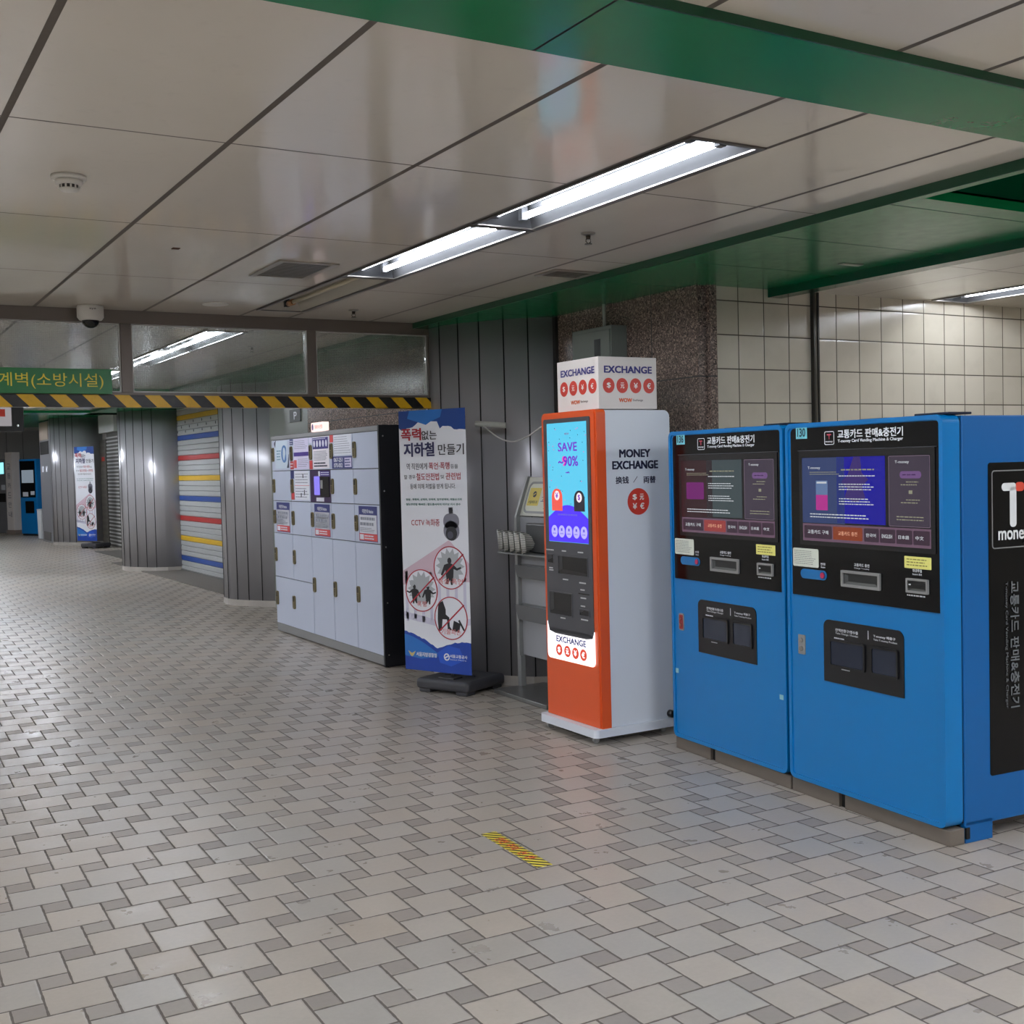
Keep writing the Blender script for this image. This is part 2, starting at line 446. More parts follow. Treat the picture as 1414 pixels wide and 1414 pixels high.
# green side soffit with a deep recess near the camera
mb = MB().m(GREEN)
mb.box(3.88, 5.09, 3.28, YT, SOFF, SOFF+.05); mb.box(3.88, 5.6, YT, YSTEP, SOFF, SOFF+.05)
mb.box(3.88, 3.93, Y0, 3.28, SOFF, SOFF+.05); mb.box(5.05, 5.09, Y0, 3.28, SOFF, SOFF+.05); mb.box(3.93, 5.05, Y0, -1.0, SOFF, SOFF+.05)
struct(mb.build('ceiling'))
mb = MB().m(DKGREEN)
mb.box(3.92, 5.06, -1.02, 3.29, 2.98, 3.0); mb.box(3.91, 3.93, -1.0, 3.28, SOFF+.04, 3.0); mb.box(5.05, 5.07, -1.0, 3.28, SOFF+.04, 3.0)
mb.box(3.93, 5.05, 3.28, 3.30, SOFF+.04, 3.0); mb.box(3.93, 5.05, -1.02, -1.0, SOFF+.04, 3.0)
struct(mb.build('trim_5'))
EDGE = M('darkened_green_face', (8, 72, 46), .35)  # vertical faces of soffit and cross band made darker in their colour
struct(MB().m(EDGE).box(3.874, 3.882, Y0, YSTEP, SOFF-.001, CEIL).box(X0, 3.874, 2.204, 2.211, 2.665, CEIL).build('trim_14'))
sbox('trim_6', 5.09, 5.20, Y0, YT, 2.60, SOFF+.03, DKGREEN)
RIGHTC = ceil_mat('right_hall_ceiling', (222, 214, 201), (5.85, 6.49, 6.95, 7.6, 8.3), (4.4, 1.385), wide=.005)
mb = MB().m(RIGHTC)
mb.box(5.20, 6.52, Y0, YT, SOFF, SOFF+.03); mb.box(6.90, X1, Y0, YT, SOFF, SOFF+.03)
mb.box(6.52, 6.90, 5.40, YT, SOFF, SOFF+.03); mb.box(6.52, 6.90, 2.3, 3.90, SOFF, SOFF+.03); mb.box(6.52, 6.90, Y0, .8, SOFF, SOFF+.03)
struct(mb.build('ceiling'))
# walls
WALLP = steel_mat('pale_metal_panelling', (165, 163, 160), .38)
sbox('wall_left', X0-.2, X0, Y0, Y1, 0, 3.25, M('left_wall_panel', (214, 208, 198), .35))
sbox('wall_back', X0, X1, Y0-.2, Y0, 0, 3.25, M('back_wall_paint', (205, 199, 190), .5))
sbox('wall_right', X1, X1+.2, Y0, YT+.3, 0, 3.25, TILE)
sbox('wall_tiled', 4.655, X1, YT, YT+.2, 0, 3.25, TILE)
sbox('wall_granite', 4.53, 4.72, 5.455, 12.0, 0, 3.25, GRAN)
GT = M('grey_green_wall_tile', (128, 134, 126), .3)
sbox('wall_side', 4.53, 4.72, 12.0, 14.5, 0, 3.25, GT)
mb = MB().m(GRAN).box(4.60, 4.654, YT-.025, YT+.01, 0, SOFF, 0)
struct(mb.build('trim_7'))
# vertical cover strip on the tile wall
struct(MB().m(M('dark_cover_strip', (62, 60, 56), .35, .6)).box(5.448, 5.462, YT-.03, YT, 0, SOFF).box(5.484, 5.496, YT-.03, YT, 0, SOFF).build('trim_8'))
struct(MB().m(M('grey_cover_strip', (112, 108, 98), .35, .6)).box(5.462, 5.484, YT-.022, YT, 0, SOFF).build('trim_9'))
sbox('trim_10', 4.505, 4.53, 6.985, 7.02, 0, SOFF, M('joint_strip', (44, 42, 40), .4))
# beyond the columns on the right
SIDE = M('far_side_panel', (150, 146, 140), .35)
sbox('wall_side', 5.12, 5.3, 14.5, 24.0, 0, 3.25, SIDE)
sbox('wall_side', 4.72, 5.3, 14.3, 14.5, 0, 3.25, SIDE)
sbox('wall_side', 5.62, 5.8, 23.8, 34.0, 0, 3.25, SIDE)
sbox('wall_side', 5.3, 5.62, 23.8, 24.0, 0, 3.25, SIDE)
sbox('wall_far', X0, 8.0, 38.1, 38.3, 0, 3.25, WALLP)
mb = MB().m(M('panel_seam', (70, 68, 66), .5))
for i in range(24): mb.box(-3.5+i*.46, -3.488+i*.46, 38.09, 38.1, 0, 3.25)
struct(mb.build('trim_11'))
sbox('trim_12', 4.45, 5.12, 14.3, 22.0, 0, .012, M('worn_concrete_strip', (112, 106, 99), .6))

# ------------------------------------------------------------------ steel clad columns
CP = [(4.53, 7.05), (4.37, 7.14), (4.25, 7.28), (4.137, 7.44), (4.05, 7.60), (4.0, 7.8), (4.02, 8.05), (4.12, 8.28), (4.30, 8.40), (4.53, 8.44)]
SKIRT = M('marble_skirting', (178, 172, 164), .3, var=.2)
def column(dx, dy, top, depth=.15, label=''):
    root = empty('column', (dx+4.3, dy+7.7, 0)); root['kind'] = 'structure'
    pts = [(p[0]+dx-(dx+4.3), p[1]+dy-(dy+7.7)) for p in CP]
    pts = pts+[(pts[-1][0]+depth, pts[-1][1]), (pts[0][0]+depth, pts[0][1])]
    # sheets bow gently between the joints
    q = pts[:-2]; sm = []
    for i in range(len(q)-1):
        p0, p1, p2, p3 = (Vector(q[max(i-1, 0)]), Vector(q[i]), Vector(q[i+1]), Vector(q[min(i+2, len(q)-1)]))
        for k in range(4):
            t = k/4; v = .5*((2*p1)+(p2-p0)*t+(2*p0-5*p1+4*p2-p3)*t*t+(3*p1-p0-3*p2+p3)*t**3)
            sm.append((v.x, v.y))
    sm += [q[-1], pts[-2], pts[-1]]
    MB().m(STEEL).prism(sm, (0, 0, 0), (1, 0, 0), (0, 1, 0), (0, 0, 1), .07, top, True).build('cladding', root)
    c = Vector((.1, 0))
    sk = [(p[0]*1.0+(-.012 if p[0] < .2 else 0), p[1]) for p in pts]
    MB().m(SKIRT).prism(sk, (0, 0, 0), (1, 0, 0), (0, 1, 0), (0, 0, 1), 0, .07).build('base_skirting', root)
    j = MB().m(M('column_joint', (22, 21, 22), .6))
    for p in pts[1:-3]: j.lathe([(.0055, .07), (.0055, top)], (p[0], p[1], 0), 6)
    j.build('joint', root)
    return root
column(0, 0, SOFF)
column(.17, 6.1, SOFF)
column(.28, 12.3, SOFF, .4)
column(.60, 21.2, 2.96, .5)

# ------------------------------------------------------------------ ceiling lamps
TUBEM = M('lit_fluorescent_tube', (238, 244, 255), .3, emit=TUBE, var=0); TUBE_FILL = M('fill_fluorescent_tube', (238, 244, 255), .3, emit=TUBE2, var=0)
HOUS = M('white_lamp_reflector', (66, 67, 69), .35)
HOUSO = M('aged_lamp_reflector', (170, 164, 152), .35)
DEAD = M('unlit_yellowed_tube', (196, 186, 160), .3)
LFR = M('grey_lamp_frame', (112, 108, 104), .35, .5)
DARKIN = M('dark_gap', (28, 26, 25), .6)
def lamp(x0, x1, y0, y1, z, lit, label, group=None, new=False):  # new: tubes out of view, raised in strength as fill light
    r = empty('ceiling_lamp', ((x0+x1)/2, (y0+y1)/2, z), 0, label, 'ceiling light', group)
    w_, l = (x1-x0)/2-.004, (y1-y0)/2-.002
    f = MB().m(LFR)
    f.box(-w_, -w_+.018, -l, l, -.006, .012).box(w_-.030, w_, -l, l, -.006, .012).box(-w_+.018, w_-.03, -l, -l+.018, -.006, .012).box(-w_+.018, w_-.03, l-.018, l, -.006, .012)
    f.build('frame', r)
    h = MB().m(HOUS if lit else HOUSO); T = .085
    x_a, x_b, ya, yb = -w_+.018, w_-.03, -l+.018, l-.018; i = .05
    v = [h.bm.verts.new(p) for p in ((x_a, ya, .0), (x_b, ya, .0), (x_b, yb, .0), (x_a, yb, .0), (x_a+.02, ya+.05, T), (x_b-i, ya+.05, T), (x_b-i, yb-.05, T), (x_a+.02, yb-.05, T))]
    for q in ((0, 1, 5, 4), (1, 2, 6, 5), (2, 3, 7, 6), (3, 0, 4, 7), (4, 5, 6, 7)): h.bm.faces.new([v[k] for k in q])
    h.build('reflector', r)
    n = 2 if lit else 1
    for k in range(n):
        tx = (x_a+.055 if k == 0 else x_a+.195) if lit else x_a+.16
        t = MB().m((TUBE_FILL if new else TUBEM) if lit else DEAD).lathe([(.0135, -l+.12), (.0135, l-.12)], (tx, 0, .03), 12, 'Y'); 
        o = t.build('tube', r)
        e = MB().m(HOUS)
        for sgn in (-1, 1): e.box(tx-.016, tx+.016, sgn*(l-.098)-.016, sgn*(l-.098)+.016, .012, T-.005, .003)
        e.build('tube_holder', o)
    if not lit:
        MB().m(M('ballast_cover', (120, 116, 110), .4, .3)).box(x_a+.02, x_a+.07, -l+.1, l-.4, .04, .07).build('ballast', r)
        MB().m(M('orange_tube_end', (176, 128, 88), .4)).lathe([(.02, l-.23), (.02, l-.14)], (x_a+.16, 0, .03), 12, 'Y').build('tube_cap', r)
    return r
GL = 'fluorescent troughs let into the cream ceiling'
names = {3.09: 'long lit twin tube ceiling lamp above the kiosks, nearest one in view', 4.645: 'second lit twin tube ceiling lamp, between the nearest lamp and the unlit one',
         6.16: 'unlit ceiling lamp with yellowed tube beside the square air vent', 8.9: 'lit ceiling lamp seen through the glass just past the header, nearest there', 10.43: 'lit ceiling lamp seen through the glass, second one past the header'}
for p, q in rowA:
    if p < 0 or p > 16: 
        lb = 'lit twin tube ceiling lamp outside the view' if p < 3 else 'far lit ceiling lamp down the corridor hidden by the header'
    else: lb = names.get(p, 'far lit ceiling lamp down the corridor hidden by the header')
    if p == .1: lb = 'lit twin tube ceiling lamp outside the view'
    lamp(*LAMPX[0], p, q, CEIL if p < YSTEP else CEIL2, p != 6.16, lb, GL, p < 1 or p > 17)
for p, q in rowB:
    lamp(*LAMPX[1], p, q, CEIL if p < YSTEP else CEIL2, True, 'lit ceiling lamp of the row along the left wall, out of view', 'ceiling lamps by the left wall', True)  # assumed row out of view, its tubes raised as fill
lamp(6.52, 6.90, 3.90, 5.40, SOFF, True, 'lit tube lamp against the cream tiled wall at the right edge', 'lamps of the right hall')
lamp(6.52, 6.90, .80, 2.30, SOFF, True, 'lit tube lamp of the right hall, out of view nearer the camera', 'lamps of the right hall', True)

# ------------------------------------------------------------------ ceiling fittings
WHP = M('white_plastic', (214, 211, 204), .35); BLKP = M('black_plastic', (18, 18, 20), .3); CHR = M('chrome', (200, 200, 200), .15, 1.)
def smoke(x, y):
    r = empty('smoke_detector', (x, y, CEIL), 0, 'round white smoke detector on the ceiling at upper left', 'smoke detector')
    MB().m(WHP).lathe([(.062, 0), (.062, -.012), (.055, -.016)][::1], (0, 0, 0), 28).build('base_plate', r)
    MB().m(WHP).lathe([(.048, -.016), (.046, -.030), (.036, -.034)], (0, 0, 0), 28).build('housing', r)
    g = MB().m(M('detector_grille', (60, 58, 56), .5)); g.lathe([(.034, -.034), (.034, -.046)], (0, 0, 0), 24).build('sensor_grille', r)
    f = MB().m(WHP)
    for i in range(12):
        a = i*math.pi/6; f.box(.033*math.cos(a)-.003, .033*math.cos(a)+.003, .033*math.sin(a)-.003, .033*math.sin(a)+.003, -.047, -.034)
    f.lathe([(.036, -.046), (.030, -.054), (.012, -.056)], (0, 0, 0), 24).build('cap', r)
smoke(.811, 4.49)
def sprinkler(x, y, label):
    r = empty('sprinkler', (x, y, CEIL), 0, label, 'sprinkler', 'ceiling sprinklers')
    MB().m(M('sprinkler_plate', (150, 146, 138), .3, .7)).lathe([(.036, 0), (.034, -.006), (.018, -.012)], (0, 0, 0), 24).build('plate', r)
    b_ = MB().m(M('sprinkler_brass', (70, 64, 58), .35, .7)); b_.lathe([(.012, -.012), (.010, -.03)], (0, 0, 0), 12)
    b_.tube([(-.012, 0, -.028), (-.014, 0, -.04), (0, 0, -.05)], .002, 6).tube([(.012, 0, -.028), (.014, 0, -.04), (0, 0, -.05)], .002, 6)
    b_.lathe([(.018, -.050), (.018, -.053)], (0, 0, 0), 16).build('head', r)
sprinkler(3.166, 4.601, 'sprinkler head between the nearest lamp and the green soffit')
sprinkler(3.17, 7.454, 'sprinkler head beside the unlit lamp near the glass header')
sprinkler(3.25, 9.9, 'sprinkler head seen through the middle glass pane')
def vent(x0, x1, y0, y1, z, label, col=(128, 124, 116)):
    r = empty('air_vent', ((x0+x1)/2, (y0+y1)/2, z), 0, label, 'air vent', 'ceiling air vents')
    w_, l = (x1-x0)/2, (y1-y0)/2; fm = M('vent_frame', (158, 151, 140), .35, .3)
    MB().m(fm).box(-w_, -w_+.035, -l, l, -.008, 0).box(w_-.035, w_, -l, l, -.008, 0).box(-w_+.035, w_-.035, -l, -l+.035, -.008, 0).box(-w_+.035, w_-.035, l-.035, l, -.008, 0).build('frame', r)
    s = MB().m(M('vent_slat', (120, 116, 108), .4, .3)); n = int((2*l-.07)/.028)
    for i in range(n):
        y = -l+.045+i*.028; s.box(-w_+.035, w_-.035, y, y+.012, -.006, -.003)
    s.build('slat_panel', r)
    MB().m(DARKIN).box(-w_+.035, w_-.035, -l+.035, l-.035, -.002, 0).build('duct_opening', r)
vent(2.07, 2.40, 5.81, 6.32, CEIL, 'square slatted air vent in the ceiling left of the unlit lamp')
vent(3.56, 3.86, 5.50, 5.73, CEIL, 'faint slatted vent in the ceiling beside the green soffit edge')
tag(MB().m(WHP).lathe([(.085, 0), (.083, -.004)], (2.227, 7.50, CEIL), 28).build('ceiling_speaker'), 'flat round white cover plate in the ceiling before the header', 'ceiling speaker')
tag(MB().m(M('rust_patch', (84, 52, 34), .8)).box(1.495, 1.53, 5.695, 5.73, CEIL-.003, CEIL).build('ceiling_bracket'), 'tiny rusty brown square bracket on a cream ceiling panel', 'bracket')
tag(MB().m(M('steel_slot', (160, 158, 150), .3, .6)).box(4.80, 4.95, 4.545, 4.59, SOFF-.004, SOFF).build('soffit_plate'), 'small flat metal plate on the green soffit', 'cover plate')
# dome camera
r = empty('security_camera', (1.515, 7.84, CEIL), 0, 'white dome security camera on the ceiling before the glass header', 'security camera')
MB().m(WHP).lathe([(.078, 0), (.082, -.012), (.082, -.075), (.070, -.092), (.052, -.096)], (0, 0, 0), 32).build('housing', r)
MB().m(M('smoked_dome', (14, 14, 18), .08)).lathe([(.054, -.094), (.050, -.112), (.036, -.132), (.016, -.142), (.003, -.144)], (0, 0, 0), 28).build('dome', r)
mb = MB(); f = Face(mb, (0, -.0823, -.03)); f.text('eye', -.02, .02, -.006, .006, M('dark_ink', (40, 40, 46), .5), .01); mb.build('lettering', r)

# ------------------------------------------------------------------ glass smoke barrier
PY = 8.02
r = empty('smoke_barrier', (1.0, PY, 0), 0, 'glazed header with wired glass panes and striped lower bar across the corridor', 'glass barrier')
posts = [-3.42, -2.13, -.84, .45, 1.765, 3.065, 4.03]
mb = MB().m(FRAMEM).box(-5.0, 3.06, -.03, .05, 2.605, CEIL).box(-5.0, 3.06, -.025, .045, 2.13, 2.148)
mb.build('frame', r)
for p in posts:
    MB().m(FRAMEM).box(p-.036-1, p+.036-1, -.028, .048, 2.148, 2.605, .003).build('post', r)
GLS = glass_mat()
ed = [-4.0]+posts
for a, b_ in zip(ed, ed[1:]):
    if b_-a < .3: continue
    f_ = MB().m(M('pale_glazing_bead', (190, 190, 186), .3)); F = Face(f_, (0, -.012, 0))
    xa, xb = a+.038-1, b_-.038-1
    F.ring(rr(xa, xb, 2.15, 2.603, .004, 3), rr(xa+.007, xb-.007, 2.157, 2.596, .012, 3), f_.mats[0], .006)
    bead = f_.build('glazing_bead', r)
    g = MB().m(GLS).box(xa+.004, xb-.004, 0, .006, 2.152, 2.602).build('glass_pane', r)
MB().m(stripe_mat('hazard_stripes', .2, 'z', (222, 172, 20), (18, 16, 18), .5, 1.0)).box(-5.0, 3.06, -.042, .052, 2.05, 2.13, .003).build('striped_bar', r)
r2_ = empty('hanging_sign', (1.66, PY-.045, 2.135), 0, 'green sign with yellow Korean lettering on the glass header', 'sign')
MB().m(M('sign_green', (10, 116, 54), .3)).box(-1.08, 0, -.008, 0, 0, .162, .002).build('panel', r2_)
mb = MB(); F = Face(mb, (0, -.008, 0)); YEL = M('yellow_ink', (232, 218, 70), .4)
F.text('제연경계벽(소방시설)', -.985, -.055, .030, .132, YEL, .004)
mb.build('lettering', r2_)
# jamb between header and column
struct(MB().m(STEEL).box(4.04, 4.09, 7.99, 8.09, 0, SOFF, .004).build('trim_13'))

# ------------------------------------------------------------------ transport card machines
BLUE = M('blue_enamel', (0, 116, 184), .30, var=.004); BLUED = M('blue_cabinet_paint', (0, 92, 158), .35, var=.006)
BGLS = M('black_glass', (6, 7, 10), .10, spec=.3); INKW = M('white_ink', (225, 228, 232), .4); CONC = M('plinth_concrete', (112, 103, 93), .6, var=.2)
GREYM = M('grey_bezel', (150, 150, 148), .35, .3); NAVY = M('navy_ink', (34, 36, 92), .4); REDI = M('red_ink', (206, 62, 48), .4)
ORNG = M('orange_enamel', (222, 88, 38), .33, var=.006); KWHITE = M('kiosk_white', (214, 220, 228), .33, var=.005)
def tmoney_logo(F, x0, z0, s, edge=True):
    """white round-ended T with a red dot above a word, in a rounded outline"""
    if edge: F.frame(x0, x0+s*.92, z0, z0+s, s*.05, INKW, s*.12)
def screen(parent, blue):
    def e(n, c, k): return M('screen_'+n, c, .12, emit=.27, var=.0, spec=.3)
    mb = MB(); F = Face(mb, (0, -.008, 0)); x0, x1, z0, z1 = -.362, .424, 1.217, 1.604
    F.rect(x0, x1, z0, z1, e('back', (26, 24, 30), .25), .0005)
    L = F.lv = .0010
    F.rect(x0, -.08, 1.30, z1-.004, e('left_b' if blue else 'left_r', (52, 66, 108) if blue else (52, 30, 36), .45), L)
    F.rect(-.13, .17, 1.305, z1-.003, e('mid_b' if blue else 'mid_g', (26, 22, 150) if blue else (62, 74, 78), .6), L)
    F.frame(.19, x1-.002, 1.302, z1-.004, .003, e('rim', (110, 96, 112), .4), .006, L)
    F.rect(.194, x1-.006, 1.306, z1-.008, e('right', (66, 58, 72), .45), L)
    F.rect(x0, x1, z0, 1.297, e('bar', (106, 82, 100), .5), L)
    F.lv = .0016
    T = e('print', (200, 205, 210), .5); T2 = e('print_dim', (140, 140, 120), .4); B = e('btn', (62, 46, 60), .45)
    if blue:
        F.rect(-.268, -.19, 1.36, 1.495, e('card_a', (96, 120, 160), .6)); F.rect(-.268, -.19, 1.36, 1.43, e('card_c', (176, 50, 140), .6), .002); F.rect(-.262, -.196, 1.482, 1.49, T, .0022)
        F.poly([(-.02, 1.60), (-.06, 1.52), (-.10, 1.49), (-.06, 1.46), (-.08, 1.42), (-.01, 1.40), (.05, 1.42), (.03, 1.47), (.07, 1.5), (.03, 1.53), (.02, 1.60)], e('shape', (60, 44, 110), .4), .0013)
    else:
        F.rect(-.315, -.155, 1.395, 1.485, e('card_b', (110, 30, 106), .6), r=.008)
    F.text('T-money', -.32, -.235, 1.545, 1.56, T, .01); F.text('T-money', .23, .31, 1.565, 1.58, T, .01)
    F.lines(-.31, -.10, 1.52, 1.538, 2, T2, seed=3)
    for i, (za, zb) in enumerate(((1.535, 1.552), (1.51, 1.522), (1.45, 1.485), (1.385, 1.42))): F.lines(-.115 if i else -.10, .12, za, zb, 1 if i < 2 else 3, T if i else T2, seed=i)
    F.lines(-.31, .07, 1.322, 1.348, 2, T, seed=8)
    F.rect(.255, .375, 1.505, 1.535, e('pill', (112, 82, 130), .6), r=.014)
    F.lines(.27, .36, 1.513, 1.527, 1, e('pill_t', (60, 40, 80), .4), seed=2)
    for i, z in enumerate((1.49, 1.478, 1.415, 1.403)): F.lines(.26 if i % 2 else .29, .37, z-.006, z+.006, 1, T2, seed=20+i)
    F.rect(.305, .325, 1.44, 1.455, T2); F.lines(.235, .41, 1.325, 1.35, 2, T2, seed=9)
    F.rect(-.352, -.165, 1.229, 1.288, B, r=.006); F.rect(-.157, .03, 1.229, 1.288, e('btn_hot' if blue else 'btn_red', (134, 62, 40) if blue else (150, 62, 62), .6), r=.006)
    for i in range(4): F.rect(.04+i*.096, .13+i*.096, 1.229, 1.288, B, r=.006)
    F.lv = .0022
    F.text('교통카드 구매', -.325, -.185, 1.25, 1.268, T, .01); F.text('교통카드 충전', -.12, .0, 1.25, 1.268, e('or_t', (230, 170, 140), .6), .01)
    for i, t in enumerate(('한국어', 'ENGLISH', '日本語', '中文')): F.text(t, .055+i*.096, (.115 if i != 3 else .10)+i*.096, 1.250, 1.266, T, .01)
    return mb.build('screen', parent)
def card_machine(loc, num, lock_red, label):
    r = empty('card_vending_machine', loc, -94.5, label, 'vending machine', 'blue transport card machines')
    W = .492
    p = MB().m(CONC).box(-W, -.168, .012, .095, 0, .066, .004).box(-.128, W-.004, .012, .095, 0, .066, .004).box(-W+.08, W-.12, .12, .78, 0, .066, .004).build('plinth', r)
    MB().m(M('black_foot', (16, 16, 17), .5)).box(-.166, -.130, .03, .10, 0, .066).box(W-.05, W+.001, .10, .12, .02, .066).build('foot', r)
    c = MB().m(BLUED).box(-W+.004, W-.004, .098, .86, .068, 1.757, .006)
    c.box(W-.035, W-.004, .10, .255, 0.0, .09, .003); c.build('cabinet', r)
    MB().m(M('black_seal', (12, 14, 22), .5)).box(-W+.012, W-.012, .088, .10, .085, 1.745).build('door_seal', r)
    d = MB().m(BLUE)
    d.prism(rr(-W+.006, W-.006, .074, 1.762, .035, 8), (0, 0, 0), (1, 0, 0), (0, 0, 1), (0, -1, 0), -.088, -.006, True)
    d.prism(rr(-W+.022, W-.022, .090, 1.746, .028, 8), (0, 0, 0), (1, 0, 0), (0, 0, 1), (0, -1, 0), -.006, .0, True)
    door = d.build('door', r)
    for f_ in door.data.polygons: f_.use_smooth = False
    mb = MB(); F = Face(mb); F.ring(rr(-W+.006, W-.006, .074, 1.762, .035, 8), rr(-W+.026, W-.026, .094, 1.742, .02, 8), BLUE, .006, -.01)
    mb.build('raised_rim', r)
    # black glass fascia
    mb = MB(); F = Face(mb)
    F.rect(-.447, .470, .957, 1.738, BGLS, .0045, r=.022, corners=(0, 0, 1, 1))
    fascia = mb.build('fascia', r)
    mb = MB(); F = Face(mb, (0, -.0045, 0))
    F.ring(rr(-.385, .447, 1.196, 1.632, .006), rr(-.362, .424, 1.217, 1.604, .003), M('screen_surround', (20, 20, 24), .2), .004)
    F.rect(-.39, .455, 1.632, 1.636, M('visor_line', (70, 74, 80), .15, .4), .006)  # thin line of the visor above the screen
    mb.build('screen_surround', r)
    screen(r, not lock_red)
    mb = MB(); F = Face(mb, (0, -.0045, 0)); PINK = M('logo_pink', (170, 60, 80), .4)
    F.frame(-.211, -.147, 1.657, 1.718, .003, INKW, .009)
    F.rect(-.195, -.166, 1.700, 1.706, PINK, r=.003); F.rect(-.183, -.177, 1.682, 1.70, PINK); F.text('money', -.203, -.155, 1.665, 1.674, INKW, .03)
    F.text('교통카드 판매&충전기', -.122, .272, 1.684, 1.722, INKW, .022)
    F.text('T-money Card Vending Machine & Charger', -.122, .272, 1.662, 1.679, INKW, .022)
    F.text('반환', -.247, -.215, 1.106, 1.118, INKW, .01); F.text('Return', -.245, -.217, 1.094, 1.102, INKW, .01)
    F.text('교통카드 충전', -.028, .066, 1.116, 1.130, INKW, .02); F.text('Charge T-money', -.028, .066, 1.104, 1.112, INKW, .01)
    F.text('현금투입', .318, .368, 1.116, 1.128, INKW, .02); F.text('Insert Bill', .318, .368, 1.103, 1.111, INKW, .01)
    F.lines(.285, .405, 1.012, 1.022, 1, INKW, .6, 4)
    mb.build('lettering', fascia)
    mb = MB(); F = Face(mb, (0, -.0045, 0)); F.rect(-.407, -.329, 1.690, 1.748, M('cyan_sticker', (126, 208, 218), .4), .0008); F.lv = .0010
    F.text(num, -.396, -.340, 1.700, 1.738, M('dark_teal_ink', (12, 52, 70), .4), .02); mb.build('number_sticker', r)['label'] = 'pale cyan sticker reading '+num
    mb = MB(); F = Face(mb, (0, -.0045, 0)); F.rect(-.440, -.262, 1.092, 1.178, M('notice_white', (216, 220, 206), .5), .001, r=.008); F.lv = .0014
    F.lines(-.43, -.275, 1.102, 1.170, 8, M('pencil_grey', (120, 120, 118), .6), .3, 6); mb.build('notice_sticker', r)['label'] = 'white notice sticker with small print'
    mb = MB(); F = Face(mb, (0, -.0045, 0)); F.rect(.272, .420, 1.130, 1.180, M('notice_yellow', (232, 226, 128), .5), .001, r=.003); F.lv = .0014
    F.lines(.285, .41, 1.138, 1.174, 3, M('olive_ink', (130, 120, 50), .6), .35, 7); mb.build('yellow_sticker', r)['label'] = 'yellow sticker with small print'
    mb = MB(); F = Face(mb, (0, -.0045, 0)); F.rect(-.385, -.208, 1.038, 1.082, M('blue_pill', (20, 112, 176), .35), .003, r=.021)
    pl = mb.build('return_lever', r)
    mb = MB(); F = Face(mb, (0, -.0075, 0)); F.ring(ell(-.232, 1.060, .017), ell(-.232, 1.060, .0135), M('button_ring', (30, 60, 110), .3), .002); F.oval(-.232, 1.060, .013, M('red_button', (196, 44, 84), .3), d=.005)
    mb.build('button', pl)
    def slot(x0, x1, z0, z1, t, deep, nm):
        m_ = MB(); F = Face(m_, (0, -.0045, 0))
        F.ring(rr(x0, x1, z0, z1, .004), rr(x0+t, x1-t, z0+t, z1-t, .002), GREYM, .010)
        o = m_.build(nm, r)
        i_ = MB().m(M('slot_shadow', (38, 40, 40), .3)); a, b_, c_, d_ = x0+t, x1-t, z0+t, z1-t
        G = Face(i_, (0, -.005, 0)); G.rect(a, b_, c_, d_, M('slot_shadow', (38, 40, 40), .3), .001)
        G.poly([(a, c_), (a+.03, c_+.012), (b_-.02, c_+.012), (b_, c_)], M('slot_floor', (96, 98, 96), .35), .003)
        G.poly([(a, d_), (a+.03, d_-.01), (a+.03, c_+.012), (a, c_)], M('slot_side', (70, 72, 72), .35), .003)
        i_.build('recess', o); return o
    slot(-.106, .134, 1.021, 1.095, .012, .03, 'card_tray')
    s_ = slot(.286, .406, 1.028, 1.089, .009, .02, 'banknote_slot')
    m_ = MB(); F = Face(m_, (0, -.006, 0)); F.rect(.297, .395, 1.048, 1.074, BLKP, .006); F.lv = .008; F.rect(.303, .313, 1.060, 1.066, INKW); m_.build('shutter', s_)
    # lower pocket
    mb = MB(); F = Face(mb); F.rect(-.236, .261, .575, .860, M('pocket_plate', (14, 15, 18), .3), .004, r=.035, corners=(0, 0, 1, 1)); pk = mb.build('pocket_panel', r)
    for (a, b_, nm) in ((-.195, .034, 'change_flap'), (.068, .232, 'card_flap')):
        m_ = MB(); F = Face(m_, (0, -.004, 0)); F.ring(rr(a, b_, .648, .776, .012), rr(a+.010, b_-.010, .658, .766, .008), BLKP, .007)
        F.rect(a+.010, b_-.010, .658, .766, M('smoked_flap', (34, 42, 58), .08), .003, r=.006); fl_ = m_.build(nm, pk)
    m_ = MB(); F = Face(m_, (0, -.004, 0))
    F.text('잔액반환구/영수증', -.155, -.01, .812, .826, INKW, .02); F.text('Take Change / Receipt', -.155, -.01, .798, .808, INKW, .01)
    F.text('T-money 배출구', .085, .215, .812, .826, INKW, .02); F.text('Take T-money Product', .085, .225, .798, .808, INKW, .01); F.rect(.050, .0535, .800, .838, INKW)
    F.lines(-.165, -.09, .778, .784, 1, INKW, .9, 2); F.lines(-.12, -.05, .640, .646, 1, INKW, .8, 3)
    m_.build('lettering', pk)
    # lock
    m_ = MB(); F = Face(m_)
    if lock_red:
        F.rect(-.420, -.372, .672, .766, GREYM, .004, r=.012); F.rect(-.413, -.379, .68, .758, M('red_lock_plate', (150, 40, 40), .35), .006, r=.008); F.oval(-.396, .738, .010, CHR, d=.012); F.oval(-.396, .702, .010, CHR, d=.012)
    else:
        F.rect(-.414, -.366, .676, .768, GREYM, .004, r=.004); F.oval(-.39, .742, .011, CHR, d=.010); F.oval(-.39, .702, .012, CHR, d=.010)
    m_.build('lock_plate', r)
    if lock_red:
        m_ = MB(); F = Face(m_, (0, -.001, 0)); F.rect(-.462, -.434, .43, .455, M('small_sticker', (150, 200, 208), .4), .001); F.rect(.432, .472, .432, .456, M('small_sticker', (150, 200, 208), .4), .001); m_.build('corner_sticker', r)
    # fittings on top
    m_ = MB().m(M('top_bracket', (16, 26, 50), .4, .3))
